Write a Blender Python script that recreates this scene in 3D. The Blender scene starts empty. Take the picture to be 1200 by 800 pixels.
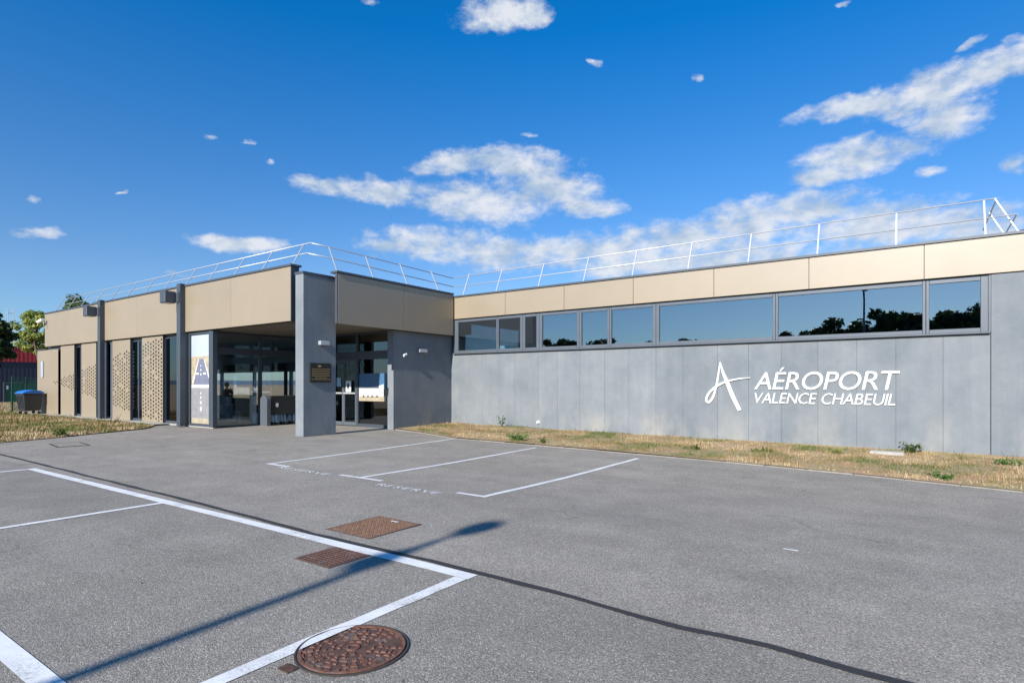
import bpy, bmesh, math, random
import numpy as np
from mathutils import Vector, Matrix, noise as mnoise
from mathutils.geometry import delaunay_2d_cdt, tessellate_polygon
rad = math.radians
random.seed(7)
rng = np.random.default_rng(11)
SC = bpy.context.scene
COL = SC.collection

# ------------------------------------------------------------------ camera
cam_data = bpy.data.cameras.new('camera')
cam = bpy.data.objects.new('camera', cam_data)
COL.objects.link(cam)
cam.location = (0, 0, 1.6)
cam.rotation_euler = (rad(90), 0, rad(35.05))
cam_data.sensor_width = 36.0
cam_data.lens = 36.0 * 677 / 1200
cam_data.shift_y = 50.5 / 1200
cam_data.clip_start = 0.05
cam_data.clip_end = 9000
SC.camera = cam

# ------------------------------------------------------------------ sky, sun, exposure
SUN_EL, SUN_AZ = rad(28.8), rad(4.4)      # sun stands 4 degrees to +X of straight behind (-Y)
SC.view_settings.view_transform = 'Standard'
SC.view_settings.look = 'None'
SC.view_settings.exposure = 0.55
SC.view_settings.gamma = 1.0
SC.view_settings.use_curve_mapping = False
SC.cycles.use_denoising = True
SC.cycles.max_bounces = 8
SC.cycles.transparent_max_bounces = 12
SC.cycles.caustics_reflective = False
SC.cycles.caustics_refractive = False
SC.cycles.sample_clamp_indirect = 6.0

class NT:
    """small helper round a node tree"""
    def __init__(s, tree):
        s.t = tree; s.n = tree.nodes; s.l = tree.links
    def new(s, typ, **kw):
        n = s.n.new(typ)
        for k, v in kw.items():
            setattr(n, k, v)
        return n
    def put(s, sock, v):
        if isinstance(v, bpy.types.NodeSocket):
            s.l.new(v, sock)
        elif v is not None:
            if getattr(sock, 'type', '') == 'RGBA' and len(v) == 3:
                v = (*v, 1)
            sock.default_value = v
    def math(s, op, a, b=None, c=None, clamp=False):
        n = s.new('ShaderNodeMath', operation=op, use_clamp=clamp)
        for i, v in enumerate((a, b, c)):
            if v is not None:
                s.put(n.inputs[i], v)
        return n.outputs[0]
    def vmath(s, op, a, b=None, scale=None):
        n = s.new('ShaderNodeVectorMath', operation=op)
        s.put(n.inputs[0], a)
        if b is not None:
            s.put(n.inputs[1], b)
        if scale is not None:
            s.put(n.inputs['Scale'], scale)
        return n.outputs['Value'] if op in ('DOT_PRODUCT', 'LENGTH') else n.outputs['Vector']
    def mix(s, fac, a, b, blend='MIX'):
        n = s.new('ShaderNodeMix', data_type='RGBA', blend_type=blend)
        s.put(n.inputs['Factor'], fac)
        s.put(n.inputs['A'], a); s.put(n.inputs['B'], b)
        return n.outputs['Result']
    def noise(s, vec, scale, detail=4.0, rough=0.55, dist=0.0):
        n = s.new('ShaderNodeTexNoise')
        s.put(n.inputs['Vector'], vec)
        n.inputs['Scale'].default_value = scale
        n.inputs['Detail'].default_value = detail
        n.inputs['Roughness'].default_value = rough
        n.inputs['Distortion'].default_value = dist
        return n.outputs['Fac']
    def ramp(s, fac, *stops):
        n = s.new('ShaderNodeValToRGB')
        e = n.color_ramp.elements
        while len(e) < len(stops):
            e.new(0.5)
        for el, (p, c) in zip(e, stops):
            el.position = p
            el.color = (c, c, c, 1) if not hasattr(c, '__len__') else ((*c, 1) if len(c) == 3 else c)
        s.put(n.inputs[0], fac)
        return n.outputs[0]
    def scale_vec(s, vec, sc):
        return s.vmath('MULTIPLY', vec, sc)
    def pos(s):
        return s.new('ShaderNodeNewGeometry').outputs['Position']

# clouds: centre azimuth, centre elevation, and the 2x2 matrix that turns an offset into the cloud's own unit ellipse
CLOUDS = [[-0.627, 0.363, 9.405, -0.0, 0.173, -35.227], [-0.553, 0.325, 9.651, -0.94, -3.027, -31.346], [-0.671, 0.304, 7.148, -0.41, -0.959, -30.989], [-0.83, 0.314, 11.838, -1.779, -3.526, -54.235], [-0.919, 0.32, 17.832, -1.636, 0.735, -60.415], [-0.48, 0.295, 18.131, -0.0, -2.508, -67.818], [-0.722, 0.365, 15.115, 1.512, 5.53, -48.612], [-0.758, 0.237, 9.224, 0.0, 1.222, -36.219], [-0.627, 0.223, 7.128, 0.0, 0.113, -35.594], [-0.48, 0.228, 6.891, 0.377, 0.683, -32.671], [-0.338, 0.238, 7.698, 0.819, 1.106, -28.478], [-0.22, 0.252, 8.844, 1.208, 1.183, -27.626], [-0.14, 0.267, 12.268, 1.017, -1.292, -33.892], [-0.046, 0.231, 9.569, 0.738, -1.402, -32.427], [-0.30, 0.20, 5.0, 0.3, 0.4, -26.0], [0.052, 0.216, 13.773, 1.568, 0.292, -44.617], [0.097, 0.189, 19.565, -0.0, -7.304, -46.204], [-0.073, 0.325, 10.975, 1.794, 0.134, -36.038], [-0.117, 0.309, 17.674, 2.359, -0.789, -69.937], [-0.015, 0.325, 25.176, 3.956, -0.782, -56.086], [0.01, 0.289, 36.547, 11.071, 20.419, -94.633], [-0.067, 0.393, 10.51, 2.494, 2.201, -64.304], [0.015, 0.387, 12.439, 3.543, 3.247, -35.645], [0.071, 0.392, 14.453, 4.366, 4.548, -39.986], [0.034, 0.351, 17.953, 5.48, 6.507, -41.062], [0.105, 0.396, 24.625, 7.217, 4.541, -45.064], [0.107, 0.284, 46.784, 6.518, -0.775, -40.047], [0.105, 0.42, 56.305, 16.738, 7.942, -101.17], [0.062, 0.428, 44.682, 20.932, 40.094, -129.485], [-1.092, 0.364, 66.999, -5.86, 15.17, -174.142], [-1.048, 0.371, 60.648, 11.488, 46.118, -141.168], [-1.008, 0.345, 99.413, -0.0, 18.358, -138.066], [-1.047, 0.218, 16.539, -1.093, 1.761, -71.043], [-1.305, 0.201, 28.804, -1.997, 4.878, -91.3], [-1.316, 0.24, 73.733, -8.189, 3.457, -155.388], [-1.209, 0.273, 109.951, 0.0, 51.979, -294.281], [-0.641, 0.568, 13.478, 1.662, 3.589, -47.492], [-0.582, 0.571, 27.104, 0.0, -0.715, -53.185], [-0.858, 0.569, 44.981, -0.0, 18.687, -163.938], [-0.295, 0.467, 68.163, 0.0, -16.841, -127.695], [-0.576, 0.404, 75.317, 0.0, -2.053, -160.229], [-0.469, 0.508, 86.362, 0.0, -7.788, -127.944], [-0.095, 0.52, 89.594, 0.0, -50.67, -206.73], [-1.145, 0.167, 41.667, -3.204, -0.323, -161.118], 
          [0.42, 0.27, 7.0, 0.5, 0.4, -28.0], [0.75, 0.40, 8.0, 0.0, 0.0, -34.0], [-1.75, 0.22, 9.0, 0.0, 0.5, -40.0], [-2.1, 0.33, 10.0, 0.3, 0.0, -36.0], [1.3, 0.25, 8.0, 0.0, 0.0, -34.0]]

world = bpy.data.worlds.new('World')
SC.world = world
world.use_nodes = True
world.cycles.sampling_method = 'MANUAL'
world.cycles.sample_map_resolution = 512
W = NT(world.node_tree)
W.n.clear()
sky_n = W.new('ShaderNodeTexSky', sky_type='NISHITA')
sky_n.sun_disc = False
sky_n.sun_elevation = SUN_EL
sky_n.sun_rotation = math.pi - SUN_AZ
sky_n.altitude = 160
sky_n.air_density = 1.0
sky_n.dust_density = 0.35
sky_n.ozone_density = 3.0
SKY_STRENGTH = 0.085
dirv = W.new('ShaderNodeTexCoord').outputs['Generated']
sx = W.new('ShaderNodeSeparateXYZ')
W.put(sx.inputs[0], dirv)
hi = W.ramp(sx.outputs[2], (0.16, 0.0), (0.52, 1.0))
sky_tint = W.mix(hi, (0.68, 0.90, 1.14), (0.03, 0.87, 1.50))
sky_col = W.mix(1.0, sky_n.outputs[0], sky_tint, 'MULTIPLY')
az = W.math('ARCTAN2', sx.outputs[0], sx.outputs[1])
el = W.math('ARCSINE', sx.outputs[2])
cmb = W.new('ShaderNodeCombineXYZ')
W.put(cmb.inputs[0], az); W.put(cmb.inputs[1], el)
ae = cmb.outputs[0]
st = W.vmath('MULTIPLY', ae, (1.0, 1.7, 1.0))
def cnoise(vec, scale, detail, rough):
    n = W.new('ShaderNodeTexNoise')
    W.put(n.inputs['Vector'], vec)
    n.inputs['Scale'].default_value = scale
    n.inputs['Detail'].default_value = detail
    n.inputs['Roughness'].default_value = rough
    return n
w1 = cnoise(st, 9.0, 4.0, 0.6).outputs['Color']
w1 = W.vmath('SUBTRACT', w1, (0.5, 0.5, 0.5))
ae_w = W.vmath('ADD', ae, W.vmath('MULTIPLY', w1, (0.10, 0.042, 0.0)))
one = W.new('ShaderNodeCombineXYZ')
sep_w = W.new('ShaderNodeSeparateXYZ')
W.put(sep_w.inputs[0], ae_w)
W.put(one.inputs[0], sep_w.outputs[0]); W.put(one.inputs[1], sep_w.outputs[1]); one.inputs[2].default_value = 1.0
aeh = one.outputs[0]
field = None
for cx, cy, a, b, c, d in CLOUDS:
    u = W.vmath('DOT_PRODUCT', aeh, (a, b, -(a * cx + b * cy)))
    v = W.vmath('DOT_PRODUCT', aeh, (c, d, -(c * cx + d * cy)))
    small = abs(a * d - b * c) > 1500          # little detached puffs are thin
    grow = 1.0 if small else 0.74
    rr = W.math('MULTIPLY_ADD', W.math('MULTIPLY', u, grow), u, W.math('MULTIPLY_ADD', W.math('MULTIPLY', v, grow), v, 0.42 if small else 0.05))
    field = rr if field is None else W.math('SMOOTH_MIN', field, rr, 0.25)
field = W.math('MAXIMUM', W.math('SUBTRACT', 1.0, field), -1.0)
n_fine = cnoise(st, 26.0, 9.0, 0.64).outputs['Fac']
n_sun = cnoise(W.vmath('ADD', st, (0.004, 0.022, 0.0)), 24.0, 3.0, 0.5).outputs['Fac']
n_big = cnoise(st, 10.0, 3.0, 0.5).outputs['Fac']
n_big_sun = cnoise(W.vmath('ADD', st, (0.008, 0.05, 0.0)), 10.0, 2.0, 0.5).outputs['Fac']
dens = W.math('ADD', W.math('MULTIPLY', field, 0.95), W.math('MULTIPLY', W.math('SUBTRACT', n_fine, 0.5), 2.0))
dens = W.math('ADD', dens, W.math('MULTIPLY', W.math('SUBTRACT', n_big, 0.5), 1.1))
alpha = W.new('ShaderNodeMapRange', interpolation_type='SMOOTHSTEP')
W.put(alpha.inputs['Value'], dens)
alpha.inputs['From Min'].default_value = -0.10
alpha.inputs['From Max'].default_value = 1.0
alpha.inputs['To Max'].default_value = 0.94
relief = W.math('ADD', W.math('MULTIPLY', W.math('SUBTRACT', n_fine, n_sun), 2.2), W.math('MULTIPLY', W.math('SUBTRACT', n_big, n_big_sun), 2.4))
lit = W.math('ADD', 0.52, relief)
lit = W.math('ADD', lit, W.math('MULTIPLY', W.math('SUBTRACT', 0.5, dens), 0.22), clamp=True)
cl_col = W.mix(lit, (3.7, 4.6, 5.8), (6.5, 6.75, 7.2))
final = W.mix(alpha.outputs[0], sky_col, cl_col)
bg = W.new('ShaderNodeBackground')
W.put(bg.inputs['Color'], final)
bg.inputs['Strength'].default_value = SKY_STRENGTH
wo = W.new('ShaderNodeOutputWorld')
W.l.new(bg.outputs[0], wo.inputs[0])

sun_data = bpy.data.lights.new('sun', 'SUN')
sun_data.energy = 5.0
sun_data.angle = rad(0.53)
sun_data.color = (1.0, 0.945, 0.87)
sun = bpy.data.objects.new('sun', sun_data)
COL.objects.link(sun)
S_DIR = Vector((math.sin(SUN_AZ) * math.cos(SUN_EL), -math.cos(SUN_AZ) * math.cos(SUN_EL), math.sin(SUN_EL)))
sun.rotation_euler = (-S_DIR).to_track_quat('-Z', 'Y').to_euler()
sun.location = S_DIR * 60

# ------------------------------------------------------------------ materials
def mat(name):
    m = bpy.data.materials.new(name)
    m.use_nodes = True
    t = NT(m.node_tree)
    p = t.n.get('Principled BSDF')
    return m, t, p
def bump(t, p, h, strength=0.3, dist=0.01):
    b = t.new('ShaderNodeBump')
    b.inputs['Strength'].default_value = strength
    b.inputs['Distance'].default_value = dist
    t.put(b.inputs['Height'], h)
    t.l.new(b.outputs[0], p.inputs['Normal'])
def simple(name, col, rough=0.6, metal=0.0, var=0.12, scale=6.0, bmp=0.0):
    m, t, p = mat(name)
    v = t.noise(t.pos(), scale, 5.0, 0.6)
    k = t.ramp(v, (0.25, 1.0 - var), (0.75, 1.0 + var))
    t.put(p.inputs['Base Color'], t.mix(1.0, (*col, 1), k, 'MULTIPLY'))
    p.inputs['Roughness'].default_value = rough
    p.inputs['Metallic'].default_value = metal
    if bmp:
        bump(t, p, v, bmp)
    return m

def mid_vec(t, P):
    n = t.new('ShaderNodeTexNoise'); t.put(n.inputs['Vector'], P)
    n.inputs['Scale'].default_value = 1.1; n.inputs['Detail'].default_value = 5.0
    return n.outputs['Color']
def make_asphalt():
    m, t, p = mat('asphalt')
    P = t.pos()
    sep = t.new('ShaderNodeSeparateXYZ'); t.put(sep.inputs[0], P)
    vor = t.new('ShaderNodeTexVoronoi'); t.put(vor.inputs['Vector'], P); vor.inputs['Scale'].default_value = 125.0
    cellv = t.new('ShaderNodeSeparateColor'); t.put(cellv.inputs[0], vor.outputs['Color'])
    fine = t.noise(P, 140.0, 3.0, 0.6)
    mid = t.noise(P, 1.4, 6.0, 0.6)
    big = t.noise(P, 0.23, 5.0, 0.55)
    track = t.noise(t.scale_vec(P, (0.16, 1.6, 1.0)), 1.0, 4.0, 0.6)
    # two surfacing campaigns meet along the sealed joint: the near one is coarser and a little darker
    edge = t.math('ADD', sep.outputs[1], 0.0)
    older = t.new('ShaderNodeMapRange'); t.put(older.inputs['Value'], edge)
    older.inputs['From Min'].default_value = 3.80; older.inputs['From Max'].default_value = 3.86
    base = t.mix(older.outputs[0], (0.262, 0.240, 0.206, 1), (0.300, 0.272, 0.232, 1))
    k = t.ramp(cellv.outputs[0], (0.0, 0.45), (0.45, 0.92), (0.86, 1.16), (1.0, 2.0))
    c = t.mix(0.85, base, k, 'MULTIPLY')
    c = t.mix(1.0, c, t.ramp(fine, (0.3, 0.80), (0.7, 1.18)), 'MULTIPLY')
    c = t.mix(1.0, c, t.ramp(mid, (0.30, 0.86), (0.68, 1.09)), 'MULTIPLY')
    c = t.mix(1.0, c, t.ramp(big, (0.30, 0.90), (0.70, 1.08)), 'MULTIPLY')
    c = t.mix(1.0, c, t.ramp(track, (0.32, 0.95), (0.70, 1.05)), 'MULTIPLY')
    spots = t.noise(P, 3.1, 2.0, 0.5)
    c = t.mix(t.ramp(spots, (0.74, 0.0), (0.80, 0.35)), c, (0.10, 0.10, 0.10, 1))
    # drips of oil, tyre-darkened arcs and hairline cracks
    ov = t.new('ShaderNodeTexVoronoi'); ov.inputs['Scale'].default_value = 0.62
    t.put(ov.inputs['Vector'], P)
    od = t.math('ADD', ov.outputs['Distance'], t.math('MULTIPLY', t.noise(P, 7.0, 4.0, 0.6), 0.22))
    osel = t.new('ShaderNodeSeparateColor'); t.put(osel.inputs[0], ov.outputs['Color'])
    oil = t.math('MULTIPLY', t.ramp(od, (0.13, 1.0), (0.26, 0.0)), t.ramp(osel.outputs[0], (0.55, 0.0), (0.9, 0.42)))
    c = t.mix(oil, c, (0.085, 0.080, 0.075, 1))
    wv = t.new('ShaderNodeTexWave', wave_type='RINGS', rings_direction='Z'); wv.inputs['Scale'].default_value = 0.11
    wv.inputs['Distortion'].default_value = 2.2; wv.inputs['Detail'].default_value = 1.0; wv.inputs['Detail Scale'].default_value = 0.4
    t.put(wv.inputs['Vector'], t.vmath('ADD', P, (4.0, 9.0, 0.0)))
    tyre = t.math('MULTIPLY', t.ramp(wv.outputs['Fac'], (0.80, 0.0), (0.95, 0.16)), t.ramp(t.noise(P, 0.35, 3.0, 0.5), (0.45, 0.0), (0.62, 1.0)))
    c = t.mix(tyre, c, (0.12, 0.115, 0.11, 1))
    cw = t.vmath('ADD', P, t.vmath('SCALE', t.vmath('SUBTRACT', mid_vec(t, P), (0.5, 0.5, 0.5)), None, 0.9))
    ce = t.new('ShaderNodeTexVoronoi', feature='DISTANCE_TO_EDGE'); ce.inputs['Scale'].default_value = 0.42
    t.put(ce.inputs['Vector'], cw)
    hair = t.math('MULTIPLY', t.ramp(ce.outputs['Distance'], (0.0, 0.38), (0.006, 0.0)), t.ramp(t.noise(P, 0.5, 2.0, 0.5), (0.52, 0.0), (0.60, 1.0)))
    c = t.mix(hair, c, (0.06, 0.056, 0.052, 1))
    light = t.noise(t.scale_vec(P, (0.35, 0.8, 1.0)), 1.0, 5.0, 0.65)
    c = t.mix(t.ramp(light, (0.55, 0.0), (0.78, 0.30)), c, (0.36, 0.335, 0.30, 1))
    t.put(p.inputs['Base Color'], c)
    p.inputs['Roughness'].default_value = 0.86
    p.inputs['Specular IOR Level'].default_value = 0.3
    h = t.math('ADD', t.math('MULTIPLY', vor.outputs['Distance'], -1.0), t.math('MULTIPLY', fine, 0.5))
    bump(t, p, h, 0.55, 0.006)
    return m
M = {}
M['asphalt'] = make_asphalt()

def make_paint():
    m, t, p = mat('road paint')
    P = t.pos()
    a = t.noise(P, 60.0, 5.0, 0.7); b = t.noise(P, 2.2, 4.0, 0.6)
    w = t.math('ADD', t.math('MULTIPLY', a, 0.6), t.math('MULTIPLY', b, 0.5))
    worn = t.ramp(w, (0.57, 0.0), (0.68, 0.70))
    c = t.mix(worn, (0.72, 0.72, 0.705, 1), (0.30, 0.29, 0.28, 1))
    c = t.mix(1.0, c, t.ramp(t.noise(P, 5.0, 4.0), (0.3, 0.88), (0.7, 1.06)), 'MULTIPLY')
    t.put(p.inputs['Base Color'], c)
    p.inputs['Roughness'].default_value = 0.7
    bump(t, p, a, 0.25, 0.004)
    return m
M['paint'] = make_paint()

def make_concrete():
    m, t, p = mat('grey lime-washed concrete')
    P = t.pos()
    oi = t.new('ShaderNodeObjectInfo').outputs['Random']
    sep = t.new('ShaderNodeSeparateXYZ'); t.put(sep.inputs[0], P)
    streak = t.noise(t.scale_vec(P, (5.0, 5.0, 0.22)), 1.0, 6.0, 0.62)
    blot = t.noise(P, 0.75, 8.0, 0.68)
    fine = t.noise(P, 35.0, 4.0, 0.6)
    c = t.mix(t.ramp(blot, (0.34, 0.0), (0.72, 1.0)), (0.150, 0.172, 0.191, 1), (0.222, 0.240, 0.250, 1))
    c = t.mix(1.0, c, t.ramp(streak, (0.28, 0.94), (0.5, 1.0), (0.74, 1.07)), 'MULTIPLY')
    c = t.mix(1.0, c, t.ramp(oi, (0.0, 0.955), (1.0, 1.05)), 'MULTIPLY')
    c = t.mix(1.0, c, t.ramp(fine, (0.3, 0.94), (0.7, 1.05)), 'MULTIPLY')
    # chalky bloom rising from the damp foot of the wall, uneven along its length
    low = t.new('ShaderNodeMapRange', interpolation_type='SMOOTHSTEP'); t.put(low.inputs['Value'], sep.outputs[2])
    low.inputs['From Min'].default_value = 1.3; low.inputs['From Max'].default_value = -0.1
    bl = t.math('MULTIPLY', low.outputs[0], t.ramp(t.noise(t.scale_vec(P, (1.0, 1.0, 0.5)), 1.0, 5.0, 0.6), (0.50, 0.0), (0.72, 0.75)))
    c = t.mix(bl, c, (0.34, 0.32, 0.28, 1))
    t.put(p.inputs['Base Color'], c)
    p.inputs['Roughness'].default_value = 0.85
    bump(t, p, t.math('ADD', fine, streak), 0.12, 0.01)
    return m
M['concrete'] = make_concrete()

def make_fascia():
    m, t, p = mat('champagne composite panel')
    P = t.pos()
    oi = t.new('ShaderNodeObjectInfo').outputs['Random']
    n1 = t.noise(P, 0.7, 4.0, 0.5); n2 = t.noise(t.scale_vec(P, (2.0, 2.0, 0.15)), 1.0, 5.0)
    c = t.mix(1.0, (0.290, 0.233, 0.158, 1), t.ramp(n1, (0.3, 0.965), (0.7, 1.03)), 'MULTIPLY')
    c = t.mix(1.0, c, t.ramp(oi, (0.0, 0.975), (1.0, 1.025)), 'MULTIPLY')
    c = t.mix(1.0, c, t.ramp(n2, (0.3, 0.99), (0.7, 1.01)), 'MULTIPLY')
    bump(t, p, t.noise(P, 0.9, 2.0, 0.5), 0.06, 0.06)
    drip = t.noise(t.scale_vec(P, (9.0, 9.0, 0.5)), 1.0, 4.0, 0.6)
    c = t.mix(t.ramp(drip, (0.62, 0.0), (0.80, 0.16)), c, (0.16, 0.13, 0.10, 1))
    t.put(p.inputs['Base Color'], c)
    p.inputs['Metallic'].default_value = 0.0
    p.inputs['Specular IOR Level'].default_value = 1.0
    t.put(p.inputs['Roughness'], t.ramp(t.noise(P, 1.3, 4.0, 0.6), (0.3, 0.42), (0.7, 0.47)))
    return m
M['fascia'] = make_fascia()
M['anthracite'] = simple('anthracite lacquered metal', (0.055, 0.068, 0.085), 0.42, 0.0, 0.08, 3.0)
M['coping'] = simple('slate grey coping metal', (0.075, 0.088, 0.105), 0.45, 0.2, 0.1, 2.0)
M['frame'] = simple('grey window aluminium', (0.105, 0.122, 0.145), 0.4, 0.1, 0.08, 3.0)
M['frame_pale'] = simple('pale grey enamel', (0.36, 0.42, 0.48), 0.5)
M['galv'] = simple('galvanised aluminium rail', (0.52, 0.53, 0.55), 0.38, 0.35, 0.08, 5.0)
M['white'] = simple('white lacquer', (0.80, 0.80, 0.79), 0.45, 0.0, 0.04, 4.0)
M['plastic'] = simple('dark grey polyethylene', (0.030, 0.033, 0.038), 0.45, 0.0, 0.15, 8.0)
M['blue'] = simple('blue polyethylene lid', (0.02, 0.17, 0.55), 0.4, 0.0, 0.1, 5.0)
M['rubber'] = simple('black rubber', (0.02, 0.02, 0.02), 0.7)
M['kerb'] = simple('weathered concrete edging', (0.30, 0.265, 0.215), 0.9, 0.0, 0.25, 7.0, 0.3)
M['slab'] = simple('light concrete', (0.38, 0.36, 0.32), 0.9, 0.0, 0.22, 4.0, 0.2)
M['seal'] = simple('bitumen crack sealer', (0.030, 0.028, 0.027), 0.75, 0.0, 0.25, 30.0, 0.2)
M['room'] = simple('interior off-white plaster', (0.72, 0.69, 0.62), 0.85, 0.0, 0.04, 1.0)
M['room_dark'] = simple('interior dark cladding', (0.10, 0.095, 0.09), 0.6, 0.0, 0.1, 1.0)
M['floor'] = simple('interior tile floor', (0.34, 0.33, 0.31), 0.35, 0.0, 0.1, 2.0)
M['soffit'] = simple('shade-darkened tan soffit boards', (0.20, 0.165, 0.12), 0.5, 0.1, 0.06, 2.0)  # tan panel tone, darkened in the colour for the porch shade
M['roof'] = simple('roof gravel membrane', (0.25, 0.25, 0.25), 0.9, 0.0, 0.2, 8.0)
M['bark'] = simple('bark', (0.11, 0.085, 0.06), 0.9, 0.0, 0.3, 6.0, 0.4)
M['red'] = simple('red corrugated steel', (0.36, 0.022, 0.030), 0.5, 0.0, 0.08, 0.6)
M['navy'] = simple('navy corrugated steel', (0.016, 0.022, 0.045), 0.5, 0.0, 0.1, 0.6)
M['greenmetal'] = simple('green lacquered steel', (0.010, 0.075, 0.045), 0.45, 0.0, 0.1, 2.0)
M['skin'] = simple('skin', (0.45, 0.27, 0.20), 0.55, 0.0, 0.06, 10.0)
M['shirt'] = simple('dark red shirt', (0.30, 0.10, 0.09), 0.8, 0.0, 0.1, 10.0)
M['hair'] = simple('brown hair', (0.06, 0.035, 0.02), 0.6, 0.0, 0.2, 30.0)
M['bronze'] = simple('dark bronze plate', (0.020, 0.018, 0.017), 0.35, 0.3, 0.1, 10.0)
M['gold'] = simple('gilt lettering', (0.40, 0.28, 0.12), 0.4, 0.4, 0.15, 40.0)
M['paper'] = simple('white paper', (0.75, 0.76, 0.78), 0.7, 0.0, 0.03, 5.0)
M['leaflet'] = simple('pale blue leaflet', (0.30, 0.50, 0.62), 0.6, 0.0, 0.15, 8.0)
M['black'] = simple('black print', (0.015, 0.015, 0.018), 0.6)
M['print_sky'] = simple('printed pale sky', (0.42, 0.47, 0.55), 0.4, 0.0, 0.08, 1.5)
M['print_field'] = simple('printed dry field', (0.40, 0.34, 0.24), 0.4, 0.0, 0.3, 5.0)
M['print_runway'] = simple('printed runway', (0.17, 0.18, 0.24), 0.4, 0.0, 0.15, 6.0)
M['print_apron'] = simple('printed asphalt', (0.26, 0.255, 0.26), 0.4, 0.0, 0.2, 5.0)
M['print_blue'] = simple('printed deep blue sky', (0.06, 0.15, 0.27), 0.3, 0.0, 0.1, 2.0)
M['print_snow'] = simple('printed white snow', (0.52, 0.52, 0.51), 0.3, 0.0, 0.12, 6.0)
M['hangar'] = simple('pale hangar cladding', (0.55, 0.55, 0.54), 0.6, 0.0, 0.06, 0.4)
M['hill'] = simple('haze-tinted far wooded hill', (0.10, 0.14, 0.18), 1.0, 0.0, 0.15, 0.004)  # bluish distance haze is put into the hill colour itself

def make_rust(name, c0, c1):
    m, t, p = mat(name)
    P = t.pos()
    a = t.noise(P, 14.0, 7.0, 0.65); b = t.noise(P, 70.0, 4.0, 0.6)
    c = t.mix(t.ramp(a, (0.3, 0.0), (0.7, 1.0)), (*c0, 1), (*c1, 1))
    c = t.mix(1.0, c, t.ramp(b, (0.3, 0.75), (0.7, 1.25)), 'MULTIPLY')
    g_ = t.noise(P, 6.0, 6.0, 0.7)
    c = t.mix(t.ramp(g_, (0.54, 0.0), (0.68, 0.75)), c, (0.20, 0.175, 0.15, 1))
    d_ = t.noise(P, 33.0, 3.0, 0.6)
    c = t.mix(t.ramp(d_, (0.60, 0.0), (0.68, 0.8)), c, (0.035, 0.028, 0.024, 1))
    t.put(p.inputs['Base Color'], c)
    p.inputs['Roughness'].default_value = 0.75
    p.inputs['Metallic'].default_value = 0.1
    bump(t, p, b, 0.4, 0.003)
    return m
M['rust'] = make_rust('rusty cast iron', (0.115, 0.045, 0.028), (0.20, 0.095, 0.060))
M['rust_orange'] = make_rust('orange rusted cast iron', (0.15, 0.070, 0.036), (0.25, 0.145, 0.085))
M['rust_dark'] = make_rust('dirt-filled rusty iron', (0.060, 0.032, 0.022), (0.125, 0.065, 0.045))
M['grime'] = simple('grit filled joint', (0.045, 0.040, 0.036), 0.9, 0.0, 0.3, 60.0)

def make_glass(name, tint, refl, rough=0.0, wav=0.0):
    m, t, p = mat(name)
    t.n.remove(p)
    out = t.n.get('Material Output')
    tr = t.new('ShaderNodeBsdfTransparent'); tr.inputs[0].default_value = (*tint, 1)
    gl = t.new('ShaderNodeBsdfGlossy'); gl.inputs['Roughness'].default_value = rough
    gl.inputs['Color'].default_value = (0.86, 0.95, 1.0, 1)
    fr = t.new('ShaderNodeFresnel'); fr.inputs['IOR'].default_value = 1.5
    f = t.math('ADD', t.math('MULTIPLY', fr.outputs[0], 1.0 - refl), refl)
    if wav:
        b = t.new('ShaderNodeBump'); b.inputs['Strength'].default_value = wav; b.inputs['Distance'].default_value = 0.05
        t.put(b.inputs['Height'], t.noise(t.pos(), 0.8, 2.0, 0.5))
        t.l.new(b.outputs[0], gl.inputs['Normal'])
    mx = t.new('ShaderNodeMixShader')
    t.put(mx.inputs[0], f)
    t.l.new(tr.outputs[0], mx.inputs[1]); t.l.new(gl.outputs[0], mx.inputs[2])
    t.l.new(mx.outputs[0], out.inputs[0])
    return m
M['glass'] = make_glass('coated window glass', (0.40, 0.46, 0.50), 0.26, 0.0, 0.02)
M['glass_entry'] = make_glass('entrance glass', (0.80, 0.83, 0.84), 0.10, 0.0, 0.02)
M['glass_dark'] = make_glass('dark tinted glass', (0.22, 0.27, 0.30), 0.10, 0.0, 0.02)

def make_leaf(name, c0, c1, trans=0.35):
    m, t, p = mat(name)
    out = t.n.get('Material Output')
    at = t.new('ShaderNodeAttribute', attribute_name='tint').outputs['Fac']
    c = t.mix(at, (*c0, 1), (*c1, 1))
    t.put(p.inputs['Base Color'], c)
    p.inputs['Roughness'].default_value = 0.55
    p.inputs['Specular IOR Level'].default_value = 0.25
    tl = t.new('ShaderNodeBsdfTranslucent')
    t.put(tl.inputs[0], t.mix(1.0, c, (1.0, 1.15, 0.6, 1), 'MULTIPLY'))
    mx = t.new('ShaderNodeMixShader'); mx.inputs[0].default_value = trans
    t.l.new(p.outputs[0], mx.inputs[1]); t.l.new(tl.outputs[0], mx.inputs[2])
    t.l.new(mx.outputs[0], out.inputs[0])
    return m
M['leaf'] = make_leaf('mid green leaves', (0.045, 0.085, 0.018), (0.14, 0.19, 0.045))
M['leaf_pale'] = make_leaf('yellow green leaves', (0.15, 0.20, 0.04), (0.42, 0.43, 0.12))
M['leaf_dark'] = make_leaf('dark green leaves', (0.016, 0.036, 0.010), (0.05, 0.085, 0.022), 0.2)
M['leaf_weed'] = make_leaf('fresh weed leaves', (0.05, 0.12, 0.025), (0.12, 0.24, 0.05))

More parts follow.
